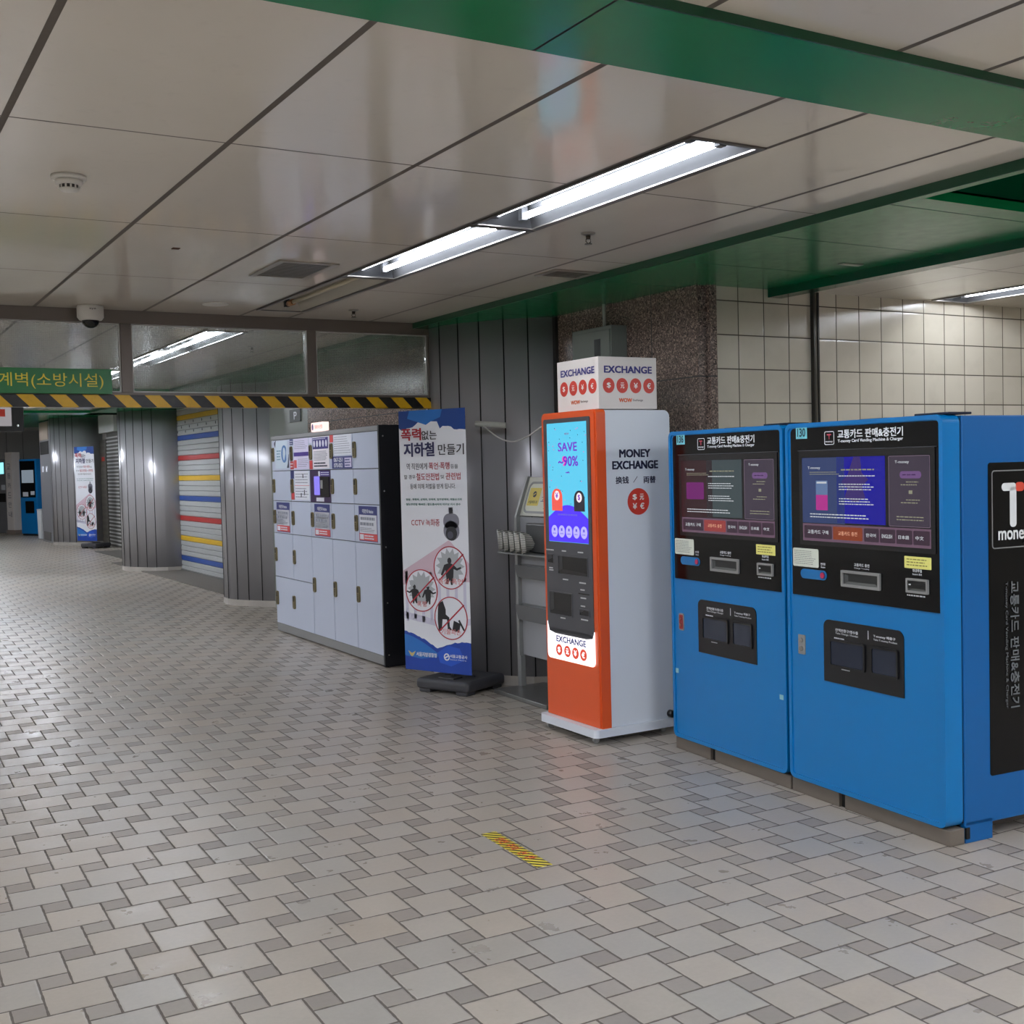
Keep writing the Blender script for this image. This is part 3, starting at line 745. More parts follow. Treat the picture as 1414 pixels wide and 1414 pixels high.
    m_.box(.30, .485, .03, .16, 1.762, 1.772, .003).box(-.05, .12, .05, .14, 1.757, 1.766, .003); m_.build('top_bracket', r)
    return r
A94 = math.radians(-94.5); U = Vector((math.cos(A94), math.sin(A94), 0)); R130 = Vector((3.875, 3.146, 0))
m136 = card_machine(R130-U*1.487, '136', True, 'blue transport card machine numbered 136, next to the white side of the exchange kiosk')
m130 = card_machine(R130-U*.495, '130', False, 'blue transport card machine numbered 130, nearest one with a black poster on its side')
mb = MB(); F = Face(mb, (.488, 0, 0), (0, 1, 0), (0, 0, 1), (1, 0, 0)); PB = M('poster_black', (10, 11, 13), .2, spec=.3)
F.rect(.243, .56, .262, 1.562, PB, .002, r=.012); F.lv = .003
GLINE = M('grey_outline', (128, 128, 126), .4); LOGW = M('logo_white', (222, 224, 222), .4)
F.frame(.262, .545, 1.205, 1.530, .005, GLINE, .015)
F.rect(.320, .405, 1.443, 1.476, LOGW, r=.016); F.rect(.367, .405, 1.292, 1.46, LOGW, r=.016); F.rect(.400, .452, 1.440, 1.478, M('logo_red', (216, 74, 54), .4), r=.016)
F.text('money', .296, .474, 1.205+.018, 1.278, LOGW, .02)
SIDEI = M('worn_grey_lettering', (104, 108, 110), .5)
F.text('교통카드 판매&충전기', .362, .412, .535, 1.065, SIDEI, .015, cw=True); F.text('T-money Card Vending Machine & Charger', .330, .348, .535, 1.065, SIDEI, .0, cw=True)
mb.build('side_poster', m130)['label'] = 'black side poster with white logo and turned lettering'

# ------------------------------------------------------------------ money exchange kiosk
def kiosk():
    r = empty('money_exchange_kiosk', (3.745, 5.69, 0), -90.3, 'tall orange and white money exchange kiosk with lit cyan screen on a wheeled base', 'kiosk')
    XR = .272
    MB().m(KWHITE).prism(rr(.069, .53, .09, 1.90, .04, 6, (0, 0, 1, 0)), (XR-.002, 0, 0), (0, 1, 0), (0, 0, 1), (1, 0, 0), -.56, 0, True).build('body', r)
    for o in r.children: pass
    f_ = MB().m(ORNG)
    # front shell: outline with rounded top corners, slight depth
    f_.prism(rr(-.302, XR+.004, .085, 1.905, .025, 6, (0, 0, 1, 1)), (0, 0, 0), (1, 0, 0), (0, 0, 1), (0, -1, 0), -.070, -.008)
    f_.prism(rr(-.294, XR-.008, .090, 1.897, .022, 6, (0, 0, 1, 1)), (0, 0, 0), (1, 0, 0), (0, 0, 1), (0, -1, 0), -.008, 0)
    shell = f_.build('front_shell', r)
    PANEL = M('charcoal_panel', (74, 74, 78), .4)
    mb = MB(); F = Face(mb)
    F.rect(-.266, .226, .60, 1.868, PANEL, .006, r=.012, corners=(0, 0, 1, 1)); F.poly([(-.266, .62), (-.266, .60), (-.2, .585), (.16, .585), (.226, .60), (.226, .62)], PANEL, .006)
    pn = mb.build('control_panel', r)
    def e(n, c, k): return M('kiosk_'+n, c, .15, emit=.37, var=0)
    mb = MB(); F = Face(mb, (0, -.006, 0)); F.lv = .001
    cy = e('cyan', (84, 190, 224), 1.0); F.rect(-.226, .196, 1.140, 1.842, cy); F.lv = .0015
    vi = e('violet', (74, 44, 235), 1.1)
    F.poly([(-.226, 1.142), (.196, 1.142)]+[(.196-.422*i/20, 1.285+.075*math.sin(math.pi*i/20)) for i in range(21)], vi)
    F.lv = .002; PU = e('purple_text', (104, 30, 190), .8); MG = e('magenta', (226, 60, 170), .9); LI = e('lilac', (176, 170, 245), 1.0); DK = e('speck', (20, 90, 120), .4)
    F.text('SAVE', -.100, .100, 1.675, 1.725, PU, .02); F.text('~90%', -.100, .108, 1.588, 1.645, PU, .02); F.text('9', -.058, -.018, 1.5885, 1.645, MG, .03, d=.003)
    F.text('WOW', -.03, .018, 1.77, 1.782, e('wow_red', (120, 80, 130), .6), .02); F.lines(-.025, .025, 1.545, 1.555, 1, PU, .8, 5)
    rnd = random.Random(5)
    for _ in range(46):
        x, z = rnd.uniform(-.215, .185), rnd.uniform(1.36, 1.83)
        if -.12 < x < .12 and 1.57 < z < 1.74: continue
        F.rect(x, x+.006, z, z+.005, DK if rnd.random() < .6 else MG)
    for i in range(5):
        x = -.162+i*.0785; F.oval(x, 1.203, .034, LI, rz=.036)
        F.rect(x-.008, x+.008, 1.206, 1.222, e('icon', (90, 80, 200), .6), .0026); F.lines(x-.02, x+.02, 1.186, 1.194, 1, e('icon', (90, 80, 200), .6), .8, i)
    F.lines(-.12, .10, 1.295, 1.31, 1, e('icon', (90, 80, 200), .6), .6, 9)
    # plain rounded banknote bundles in place of the drawn figures
    F.rect(-.185, -.07, 1.325, 1.455, e('coral', (226, 84, 70), .8), r=.05, corners=(0, 0, 1, 1)); F.rect(.055, .165, 1.325, 1.445, e('ink_dark', (26, 26, 40), .3), r=.05, corners=(0, 0, 1, 1))
    F.oval(-.127, 1.415, .028, e('pale', (250, 225, 225), .8), d=.0028); F.oval(.11, 1.405, .028, e('pale', (250, 225, 225), .8), d=.0028)
    F.text('¥', -.142, -.112, 1.398, 1.432, PU, .02, d=.0034); F.text('$', .098, .122, 1.388, 1.422, PU, .02, d=.0034)
    mb.build('screen', r)
    def well(x0, x1, z0, z1, nm, lip=True, tone=(16, 16, 18)):
        m_ = MB(); F = Face(m_, (0, -.006, 0)); F.ring(rr(x0, x1, z0, z1, .006), rr(x0+.006, x1-.006, z0+.006, z1-.006, .004), PANEL, .004)
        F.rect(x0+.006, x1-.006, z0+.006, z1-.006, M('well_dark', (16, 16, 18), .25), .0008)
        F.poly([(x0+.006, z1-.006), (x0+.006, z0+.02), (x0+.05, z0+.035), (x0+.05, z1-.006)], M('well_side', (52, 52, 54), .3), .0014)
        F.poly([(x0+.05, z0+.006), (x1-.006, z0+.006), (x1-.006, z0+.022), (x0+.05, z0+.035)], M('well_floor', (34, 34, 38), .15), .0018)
        return m_.build(nm, pn)
    well(-.250, -.178, 1.005, 1.065, 'coin_slot'); well(-.135, .185, .946, 1.062, 'passport_reader'); well(-.240, .014, .700, .842, 'banknote_tray'); well(.083, .192, .718, .762, 'receipt_printer')
    m_ = MB(); F = Face(m_, (0, -.006, 0)); F.rect(.078, .190, .846, .852, M('well_dark', (16, 16, 18), .25), .002); F.lv = .0012
    LG = M('light_print', (206, 206, 206), .4)
    for i, (a, b_, z) in enumerate(((-.262, -.178, 1.088), (-.09, -.03, 1.088), (.08, .14, 1.088), (-.235, -.185, .98), (-.235, -.185, .967), (-.085, -.02, .920), (.09, .165, .912), (-.12, -.05, .688), (.10, .155, .872), (.10, .17, .825), (.10, .15, .778), (.10, .19, .700))): F.lines(a, b_, z-.004, z+.004, 1, LG, .9, 30+i)
    m_.build('lettering', pn)
    # lit sign below the panel
    mb = MB(); F = Face(mb)
    LIT = M('lit_sign_white', (255, 250, 255), .3, emit=.62, var=0)
    out = rr(-.268, .236, .436, .632, .03, 6, (1, 1, 0, 0)); 
    pts = out[:-2]+[(.236, .640), (.218, .598), (.15, .588), (-.18, .588), (-.248, .600), (-.268, .655)]
    F.poly(pts, LIT, .0085, d0=.004)
    sg = mb.build('lit_sign', r); sg['label'] = 'glowing white sign band reading EXCHANGE'
    mb = MB(); F = Face(mb, (0, -.0085, 0)); LN = M('lit_navy', (36, 50, 130), .4); LR = M('lit_red', (226, 76, 50), .4, emit=.3, var=0)
    F.text('EXCHANGE', -.166, .148, .543, .578, LN, .045)
    for x, t in zip((-.140, -.050, .036, .120), '$元¥€'):
        F.oval(x, .494, .035, LR, rz=.034, d=.0012); F.text(t, x-.014, x+.014, .477, .511, LIT, .02, d=.002)
    mb.build('lettering', sg)
    # base and casters
    MB().m(KWHITE).prism(rr(-.325, XR+.012, -.045, .535, .03, 6), (0, 0, 0), (1, 0, 0), (0, 1, 0), (0, 0, 1), .040, .088).build('base', r)
    CW = M('caster_grey', (150, 150, 148), .35)
    for x, y in ((-.275, .0), (.215, .0), (-.275, .48), (.215, .48)):
        c_ = MB().m(CW); c_.lathe([(.016, .030), (.016, .042)], (x, y, 0), 12); c_.box(x-.016, x+.016, y-.010, y+.018, .026, .034, .002)
        c_.lathe([(.0195, -.011), (.0195, .011)], (x, y, .0195), 18, 'X'); c_.build('caster', r)
    MB().m(BLKP).lathe([(.022, 0), (.022, .03), (.014, .034)], (XR, .49, .118), 16, 'X').build('cable_grommet', r)
    # side lettering
    mb = MB(); F = Face(mb, (XR-.002, 0, 0), (0, 1, 0), (0, 0, 1), (1, 0, 0)); K = M('deep_navy_ink', (20, 22, 54), .4)
    F.text('MONEY', .168, .384, 1.630, 1.674, K, .042); F.text('EXCHANGE', .118, .438, 1.563, 1.608, K, .042)
    F.text('换钱', .138, .228, 1.480, 1.520, K, .02); F.line(.262, 1.484, .290, 1.518, .003, K); F.text('両替', .334, .420, 1.478, 1.518, K, .02)
    F.oval(.295, 1.374, .077, REDI, n=40); F.lv = .001
    W2 = M('bright_white_ink', (240, 236, 230), .4)
    for x, z, t in ((.268, 1.400, '$'), (.318, 1.400, '元'), (.268, 1.348, '¥'), (.320, 1.348, '€')): F.text(t, x-.014, x+.014, z-.017, z+.017, W2, .02, d=.002)
    mb.build('side_lettering', r)
kiosk()
def topper():
    r = empty('exchange_sign_box', (3.745, 5.69, 1.905), -90.3, 'white cube sign reading EXCHANGE on top of the orange kiosk', 'sign')
    x0, x1, y0, y1, h = -.162, .268, .035, .445, .297
    MB().m(M('cube_sign_white', (222, 214, 208), .4, var=.02)).box(x0, x1, y0, y1, .001, h, .003).build('box', r)
    OR = M('wow_orange', (222, 96, 40), .4); K = M('faded_grey_ink', (110, 96, 92), .5)
    for nm, O, Uv, Nv, a, b_ in (('front_lettering', (0, y0, 0), (1, 0, 0), (0, -1, 0), x0, x1), ('side_lettering', (x1, 0, 0), (0, 1, 0), (1, 0, 0), y0, y1)):
        mb = MB(); F = Face(mb, O, Uv, (0, 0, 1), Nv); w_ = b_-a; q = lambda t: a+w_*t
        F.text('EXCHANGE', q(.10), q(.91), .206, .244, M('violet_navy_ink', (52, 48, 120), .4), .042)
        for t, s in zip((.17, .40, .63, .86), '$元¥€'):
            F.oval(q(t), .134, w_*.098, REDI, rz=.043, n=32); F.text(s, q(t)-.013, q(t)+.013, .118, .150, M('bright_white_ink', (240, 236, 230), .4), .015, d=.002)
        F.text('WOW', q(.34), q(.56), .040, .062, OR, .04); F.text('Exchange', q(.58), q(.75), .042, .058, K, .01)
        mb.build(nm, r)
topper()

# ------------------------------------------------------------------ leaflet rack
def rack():
    r = empty('leaflet_rack', (4.0, 6.76, 0), -91, 'grey metal leaflet rack on a flat base behind the orange kiosk', 'leaflet rack')
    G = M('rack_grey', (150, 152, 150), .4, .3); G2 = M('rack_panel', (158, 160, 164), .35)
    MB().m(M('rack_base', (128, 128, 126), .3, .6)).box(-.36, .36, 0, .42, 0, .030, .004).build('base_plate', r)
    for x in (-.335, .335):
        p = MB().m(G).box(x-.025, x+.025, .20, .24, .03, .25, .003).box(x-.018, x+.018, .195, .245, .25, 1.235, .003)
        p.prism([(.195, 1.235), (.235, 1.235), (.335, 1.52), (.30, 1.52)], (x-.012, 0, 0), (0, 1, 0), (0, 0, 1), (1, 0, 0), 0, .024)
        p.build('upright', r)
    MB().m(G2).box(-.317, .317, .225, .24, .255, 1.235, .002).build('back_panel', r)
    t = MB().m(G)
    for z in (.50, .62, .80, .90, 1.0): t.box(-.317, .317, .215, .225, z, z+.006)
    t.build('shelf_rail', r)
    AC = M('smoky_pocket', (112, 114, 116), .15)
    for za, zb in ((.50, .62), (.80, .90)):
        MB().m(AC).prism([(.225, za), (.19, za+.01), (.165, zb), (.169, zb), (.195, za+.014), (.225, za+.006)], (-.317, 0, 0), (0, 1, 0), (0, 0, 1), (1, 0, 0), 0, .634).build('pocket', r)
    # slanted header board
    hb = MB().m(M('cream_header', (206, 206, 192), .4)); hb.T = Matrix.Translation((0, .235, 1.24)) @ Matrix.Rotation(math.radians(-19), 4, 'X')
    hb.box(-.323, .323, -.012, 0, 0, .285, .004); hd = hb.build('header_board', r)
    mb = MB(); mb.T = Matrix.Translation((0, .235, 1.24)) @ Matrix.Rotation(math.radians(-19), 4, 'X')
    F = Face(mb, (0, -.012, 0)); F.ring(rr(-.29, .29, .02, .25, .05), rr(-.275, .275, .035, .235, .04), M('header_rim', (148, 150, 146), .4), .004)
    F.rect(-.275, .275, .02, .235, M('header_print', (226, 226, 206), .5), .001, r=.02, corners=(0, 0, 1, 1)); F.lv = .002
    F.rect(-.262, -.11, .075, .205, M('map_yellow', (226, 206, 96), .5), r=.006); F.oval(-.185, .158, .022, M('emblem_dark', (36, 36, 50), .5), d=.003); F.line(-.20, .150, -.17, .166, .008, M('map_yellow', (226, 206, 96), .5), .004)
    F.text('서울메트로', -.245, -.125, .09, .112, M('emblem_dark', (36, 36, 50), .5), .01, d=.003)
    F.text('고객안내', -.08, .16, .10, .142, M('slate_ink', (66, 74, 130), .5), .01); F.text('도시철도', -.02, .2, .05, .085, M('emblem_dark', (36, 36, 50), .5), .01)
    mb.build('printed_card', hd)
    # curled ribbed leaflets
    LM, nt, b = new_mat('ribbed_leaflet'); vec, x, y, z = coords(nt); rib = (z*1.0).md(.012).lt(.005)
    nt.links.new(mixc(nt, rib, lin((196, 194, 186)), lin((108, 108, 104))), b.inputs['Base Color']); b.inputs['Roughness'].default_value = .35
    for i in range(5):
        m_ = MB().m(LM); x0 = -.36+i*.10; n = 14; rad = .070; prev = None
        for k in range(n+1):
            t = k/n; a = math.radians(-30+185*t); q = math.sin(math.pi*min(1, .14+t*.86))**.45
            px, py = x0-rad*math.sin(a)*.9+.02, .13-rad*.9+rad*(1-math.cos(a))*.8-.01*i
            hz = .072*q; cur = (m_.bm.verts.new((px, py, 1.070-hz)), m_.bm.verts.new((px-.004, py-.008, 1.078+hz)))
            if prev: f_ = m_.bm.faces.new((prev[0], cur[0], cur[1], prev[1])); f_.smooth = True
            prev = cur
        o = m_.build('leaflet'); o.location = (4.0, 6.76, 0); o.rotation_euler = (0, 0, math.radians(-91))
        tag(o, 'curled ribbed grey leaflet in the row sticking out of the top pocket of the rack', 'leaflet', 'curled leaflets in the rack')
        sd = o.modifiers.new('thick', 'SOLIDIFY'); sd.thickness = .003
    m_ = MB().m(G).box(-.36, .30, .06, .215, .985, .996, .002).build('tray', r)
    m_ = MB().m(M('dark_pocket_fill', (86, 88, 88), .4)).box(-.10, .30, .14, .21, 1.003, 1.20, .01).build('leaflet_stack', r)  # dark block for the leaflets stacked in the pocket
rack()

# ------------------------------------------------------------------ banner
def banner_art(F, t):
    """printed face, x -.3..+.3, z .15.. 2.005"""
    def m(n, c): return M('banner_'+n, c, .45, var=.03)
    WB = m('white', (222, 224, 230)); F.rect(-.3, .3, .15, 2.005, WB, .002); L = .0026
    pk = m('wash_pink', (206, 180, 192)); wl = m('wash_lilac', (198, 196, 214)); DK = m('figure', (30, 30, 34)); R = m('red', (172, 36, 52)); N_ = m('navy', (34, 34, 82)); K = m('black', (44, 44, 50))
    D = m('deep_blue', (24, 66, 138)); Bl = m('mid_blue', (40, 112, 190)); B3 = m('royal', (26, 66, 160)); GG = m('burst_grey', (168, 172, 176))
    F.poly([(-.3, .86), (.02, 1.03), (.13, 1.09), (.30, .93), (.30, .80), (.0, .80), (-.3, .76)], pk, L)
    for i in range(8): F.rect(-.28+i*.075, -.255+i*.075, .50+.02*(i % 2), .86, wl, L)
    F.poly([(-.3, .52), (.05, .47), (.3, .50), (.3, .545), (.05, .515), (-.3, .57)], wl, L)
    # top blue with torn edge
    rnd = random.Random(4); e = [(-.3, 1.885)]
    for i in range(1, 24):
        x = -.3+.6*i/24; z = 1.885+.045*math.sin((i-3)/7)*(1 if i < 15 else -.2)-(.0 if i < 18 else (i-18)*.006); e.append((x, z+rnd.uniform(-.012, .012)))
    e.append((.3, 1.855)); F.poly(e+[(.3, 2.005), (-.3, 2.005)], D, L)
    F.poly([(-.20, 2.005), (-.22, 1.95), (-.05, 1.90), (.0, 1.925), (.08, 1.95), (.10, 2.005)], Bl, L+.0004)
    # bottom hills
    e = [(-.3+.6*i/30, (.425-.11*(i/15)**1.6 if i < 15 else .315+.06*math.sin((i-15)/15*math.pi*.6)*1.05)+rnd.uniform(-.005, .005)) for i in range(31)]
    F.poly([(-.3, .15), (.3, .15)]+e[::-1], B3, L)
    F.poly([(-.3, .25)]+[(-.3+.3*i/10, .405-.12*(i/10)**1.5) for i in range(11)]+[(.0, .26), (-.15, .235)], Bl, L+.0004)
    F.poly([(.02, .22), (.0, .29), (.1, .345), (.2, .33), (.24, .25), (.12, .2)], m('royal_light', (34, 84, 190)), L+.0004)
    F.lv = .0036
    F.text('폭력', -.275, -.095, 1.795, 1.878, R, .03); F.text('없는', -.088, .048, 1.795, 1.858, K, .012)
    F.text('지하철', -.252, .022, 1.680, 1.776, N_, .028); F.text('만들기', .058, .285, 1.685, 1.760, K, .008)
    F.text('역 직원에게', -.235, -.045, 1.585, 1.632, K, .004); F.text('폭언·폭행', -.03, .155, 1.585, 1.634, R, .006); F.text('등을', .165, .23, 1.588, 1.618, K, .004)
    F.text('할 경우', -.26, -.155, 1.520, 1.550, K, .004); F.text('철도안전법', -.145, .06, 1.510, 1.560, R, .006); F.text('및', .075, .105, 1.520, 1.545, K, .002); F.text('관련법', .12, .25, 1.512, 1.560, R, .006)
    F.text('등에 의해 처벌을 받게 됩니다.', -.205, .205, 1.448, 1.486, K, .002)
    g = m('green', (40, 110, 96)); F.text('· 형법 : 폭행죄, 상해죄, 모욕죄, 업무방해죄, 재물손괴죄', -.26, .255, 1.366, 1.382, g, .02); F.text('· 철도안전법 제49조 : 철도종사자의 직무상 지시 준수', -.26, .245, 1.332, 1.348, g, .02)
    F.text('CCTV 녹화중', -.205, .055, 1.186, 1.236, R, .004)
    cg = m('camera_grey', (122, 122, 134)); F.rect(.135, .172, 1.26, 1.318, cg); F.oval(.155, 1.205, .078, WB, rz=.128); F.rect(.085, .225, 1.165, 1.275, cg, r=.05, d=.0042); F.oval(.155, 1.155, .070, cg, d=.0042); F.oval(.155, 1.135, .050, DK, d=.0048); F.oval(.145, 1.125, .026, m('lens', (70, 70, 84)), d=.0054)
    def man(cx, cz, s, mirror=1, legs=True):
        q = lambda pts: [(cx+mirror*a*s, cz+b_*s) for a, b_ in pts]
        F.oval(cx, cz+.66*s, .17*s, DK, rz=.21*s, d=.005)
        F.poly(q([(-.15, .48), (.15, .48), (.36, .38), (.62, .18), (.95, .28), (.97, .16), (.62, .02), (.34, .12), (.30, -.45), (-.30, -.45), (-.36, .05), (-.62, -.35), (-.76, -.30), (-.45, .38)]), DK, .0048)
        if legs: F.poly(q([(-.28, -.45), (.28, -.45), (.22, -.95), (.08, -.95), (.02, -.6), (-.18, -.92), (-.34, -.9)]), DK, .0048)
    def sign(cx, cz, txt, star=True):
        F.lv = .0038; F.oval(cx, cz, .142, WB, rz=.148, n=40)
        if star:
            st = []
            for i in range(28):
                a = 2*math.pi*i/28; q = .128 if i % 2 == 0 else .092; st.append((cx+q*math.cos(a), cz+.012+q*math.sin(a)))
            F.poly(st, GG, .0042)
    sign(.135, .895, ''); man(.13, .875, .105)
    sign(-.130, .725, ''); man(-.195, .70, .075, -1); man(-.07, .70, .075, 1); F.oval(-.215, .775, .022, GG, d=.0056); F.oval(-.075, .775, .022, GG, d=.0056)
    sign(.130, .540, '', False)
    F.poly([(.02, .64), (.06, .66), (.085, .60), (.085, .565), (.115, .545), (.118, .48), (.135, .462), (.128, .455), (.10, .462), (.095, .53), (.055, .53), (.045, .45), (.018, .44), (.012, .53), (.015, .58)], DK, .0048)
    F.poly([(.155, .525), (.215, .505), (.20, .445), (.14, .455)], DK, .0048); F.line(.20, .53, .245, .46, .014, DK, .0048)
    F.lv = .0052
    for cx, cz, tx in ((.135, .895, '욕설·폭언'), (-.130, .725, '폭행'), (.130, .540, '기물파손')):
        F.ring(ell(cx, cz, .147, .152, 44), ell(cx, cz, .140, .145, 44), R, .006); F.line(cx-.102, cz-.092, cx+.118, cz+.098, .010, R, .006)
        wd = .022*len(tx); F.text(tx, cx-wd, cx+wd, cz-.115, cz-.075, m('dull_red_text', (206, 120, 120)), .008, d=.0064)
    F.lv = .0040
    F.text('서울지방경찰청', -.190, -.005, .253, .283, WB, .02); F.poly([(-.27, .288), (-.235, .270), (-.20, .288), (-.22, .255), (-.235, .245), (-.25, .255)], m('badge', (196, 180, 120)), .0042)
    F.text('서울교통공사', .115, .268, .262, .286, WB, .02); F.text('Seoul Metro', .115, .26, .246, .255, WB, .0)
    F.ring(ell(.083, .264, .026, .026), ell(.083, .264, .017, .017), WB, .0042); F.line(.066, .256, .10, .274, .010, WB, .0044)
def make_banner(loc, rz, label):
    r = empty('banner_stand', loc, rz, label, 'banner', 'anti violence banner stands')
    mb = MB(); banner_art(Face(mb), 0); mb.build('printed_sheet', r)
    ALU = M('aluminium_tube', (176, 174, 166), .3, .8)
    MB().m(M('grey_plastic_base', (62, 62, 66), .5)).prism(rr(-.185, .285, -.035, .42, .05, 6), (0, 0, 0), (1, 0, 0), (0, 1, 0), (0, 0, 1), .022, .098)
    b_ = MB().m(M('grey_plastic_base', (62, 62, 66), .5))
    b_.box(-.185, .285, -.035, .42, .024, .10, .026, 4)
    for x in (-.165, .165):
        for y in (-.02, .30): b_.box(x, x+.10, y, y+.10, 0, .04, .008)
    bs = b_.build('weighted_base', r)
    MB().m(M('grey_plastic_base', (62, 62, 66), .5)).tube([(-.02, .10, .098), (-.02, .10, .112), (.17, .20, .112), (.17, .20, .098)], .006).box(-.02, .12, .02, .12, .098, .110, .004).build('carry_loop', bs)
    MB().m(ALU).lathe([(.011, .095), (.011, 1.96)], (.05, .10, 0), 14).build('pole', r)
    MB().m(BLKP).lathe([(.018, 1.0), (.018, 1.04)], (.05, .10, 0), 14).lathe([(.018, 1.93), (.018, 1.97)], (.05, .10, 0), 14).build('clamp', r)
    t = MB().m(ALU)
    for z in (1.955, .20): t.tube([(.05, .10, z), (-.28, .006, z+.02)], .005).tube([(.05, .10, z), (.28, .006, z+.02)], .005)
    t.build('arm', r); return r
bn = make_banner((3.690, 7.350, 0), -65.7, 'tall Korean anti violence banner with blue top and grey base beside the lockers')
bn2 = copy_tree(bn); bn2.location = (4.95, 26.9, 0); bn2.rotation_euler = (0, 0, math.radians(-58)); bn2.scale = (1.0, 1.0, 1.12)
bn2['label'] = 'far anti violence banner with leaning pole, beside the distant steel column'

# white bracket and sagging cable on the column beside the banner
tag(MB().m(M('white_tube_bracket', (196, 196, 186), .35)).tube([(4.03, 7.33, 1.905), (4.19, 7.17, 1.885)], .020, 12).build('wall_tube'), 'short white tube fixed to the steel column beside the banner', 'tube')
pts = []
for i in range(17):
    t = i/16; pts.append((4.06+(3.76-4.06)*t, 7.26+(6.01-7.26)*t, 1.885+(1.83-1.885)*t-.10*math.sin(math.pi*t)))
tag(MB().m(M('white_cable', (200, 200, 194), .4)).tube(pts, .0045, 6).build('cable'), 'thin white cable sagging from the column to the orange kiosk', 'cable')

# electrical box on the granite
r = empty('electrical_box', (4.40, 6.39, 2.05), -90, 'grey metal electrical box on the granite wall above the cube sign', 'electrical box')
EB = M('grey_green_box', (118, 124, 118), .45)
MB().m(EB).box(-.225, .225, .004, .13, 0, .44, .004).build('housing', r)
MB().m(EB).box(-.215, .215, -.004, .004, .012, .415, .003).build('door', r)
MB().m(M('box_label_black', (12, 12, 14), .3)).box(.045, .115, -.006, -.004, .21, .36).build('black_window', r)
MB().m(CHR).box(-.175, -.165, -.012, -.004, .13, .25, .002).build('handle', r)
MB().m(M('white_conduit', (168, 170, 164), .4)).lathe([(.011, .44), (.011, .60)], (.03, .09, 0), 12).build('conduit', r)
tag(MB().m(M('grey_conduit', (78, 76, 70), .5)).tube([(4.515, 7.07, .1), (4.515, 7.07, 2.64)], .011, 8).build('conduit_pipe'), 'thin grey conduit running up the granite behind the kiosk', 'conduit')

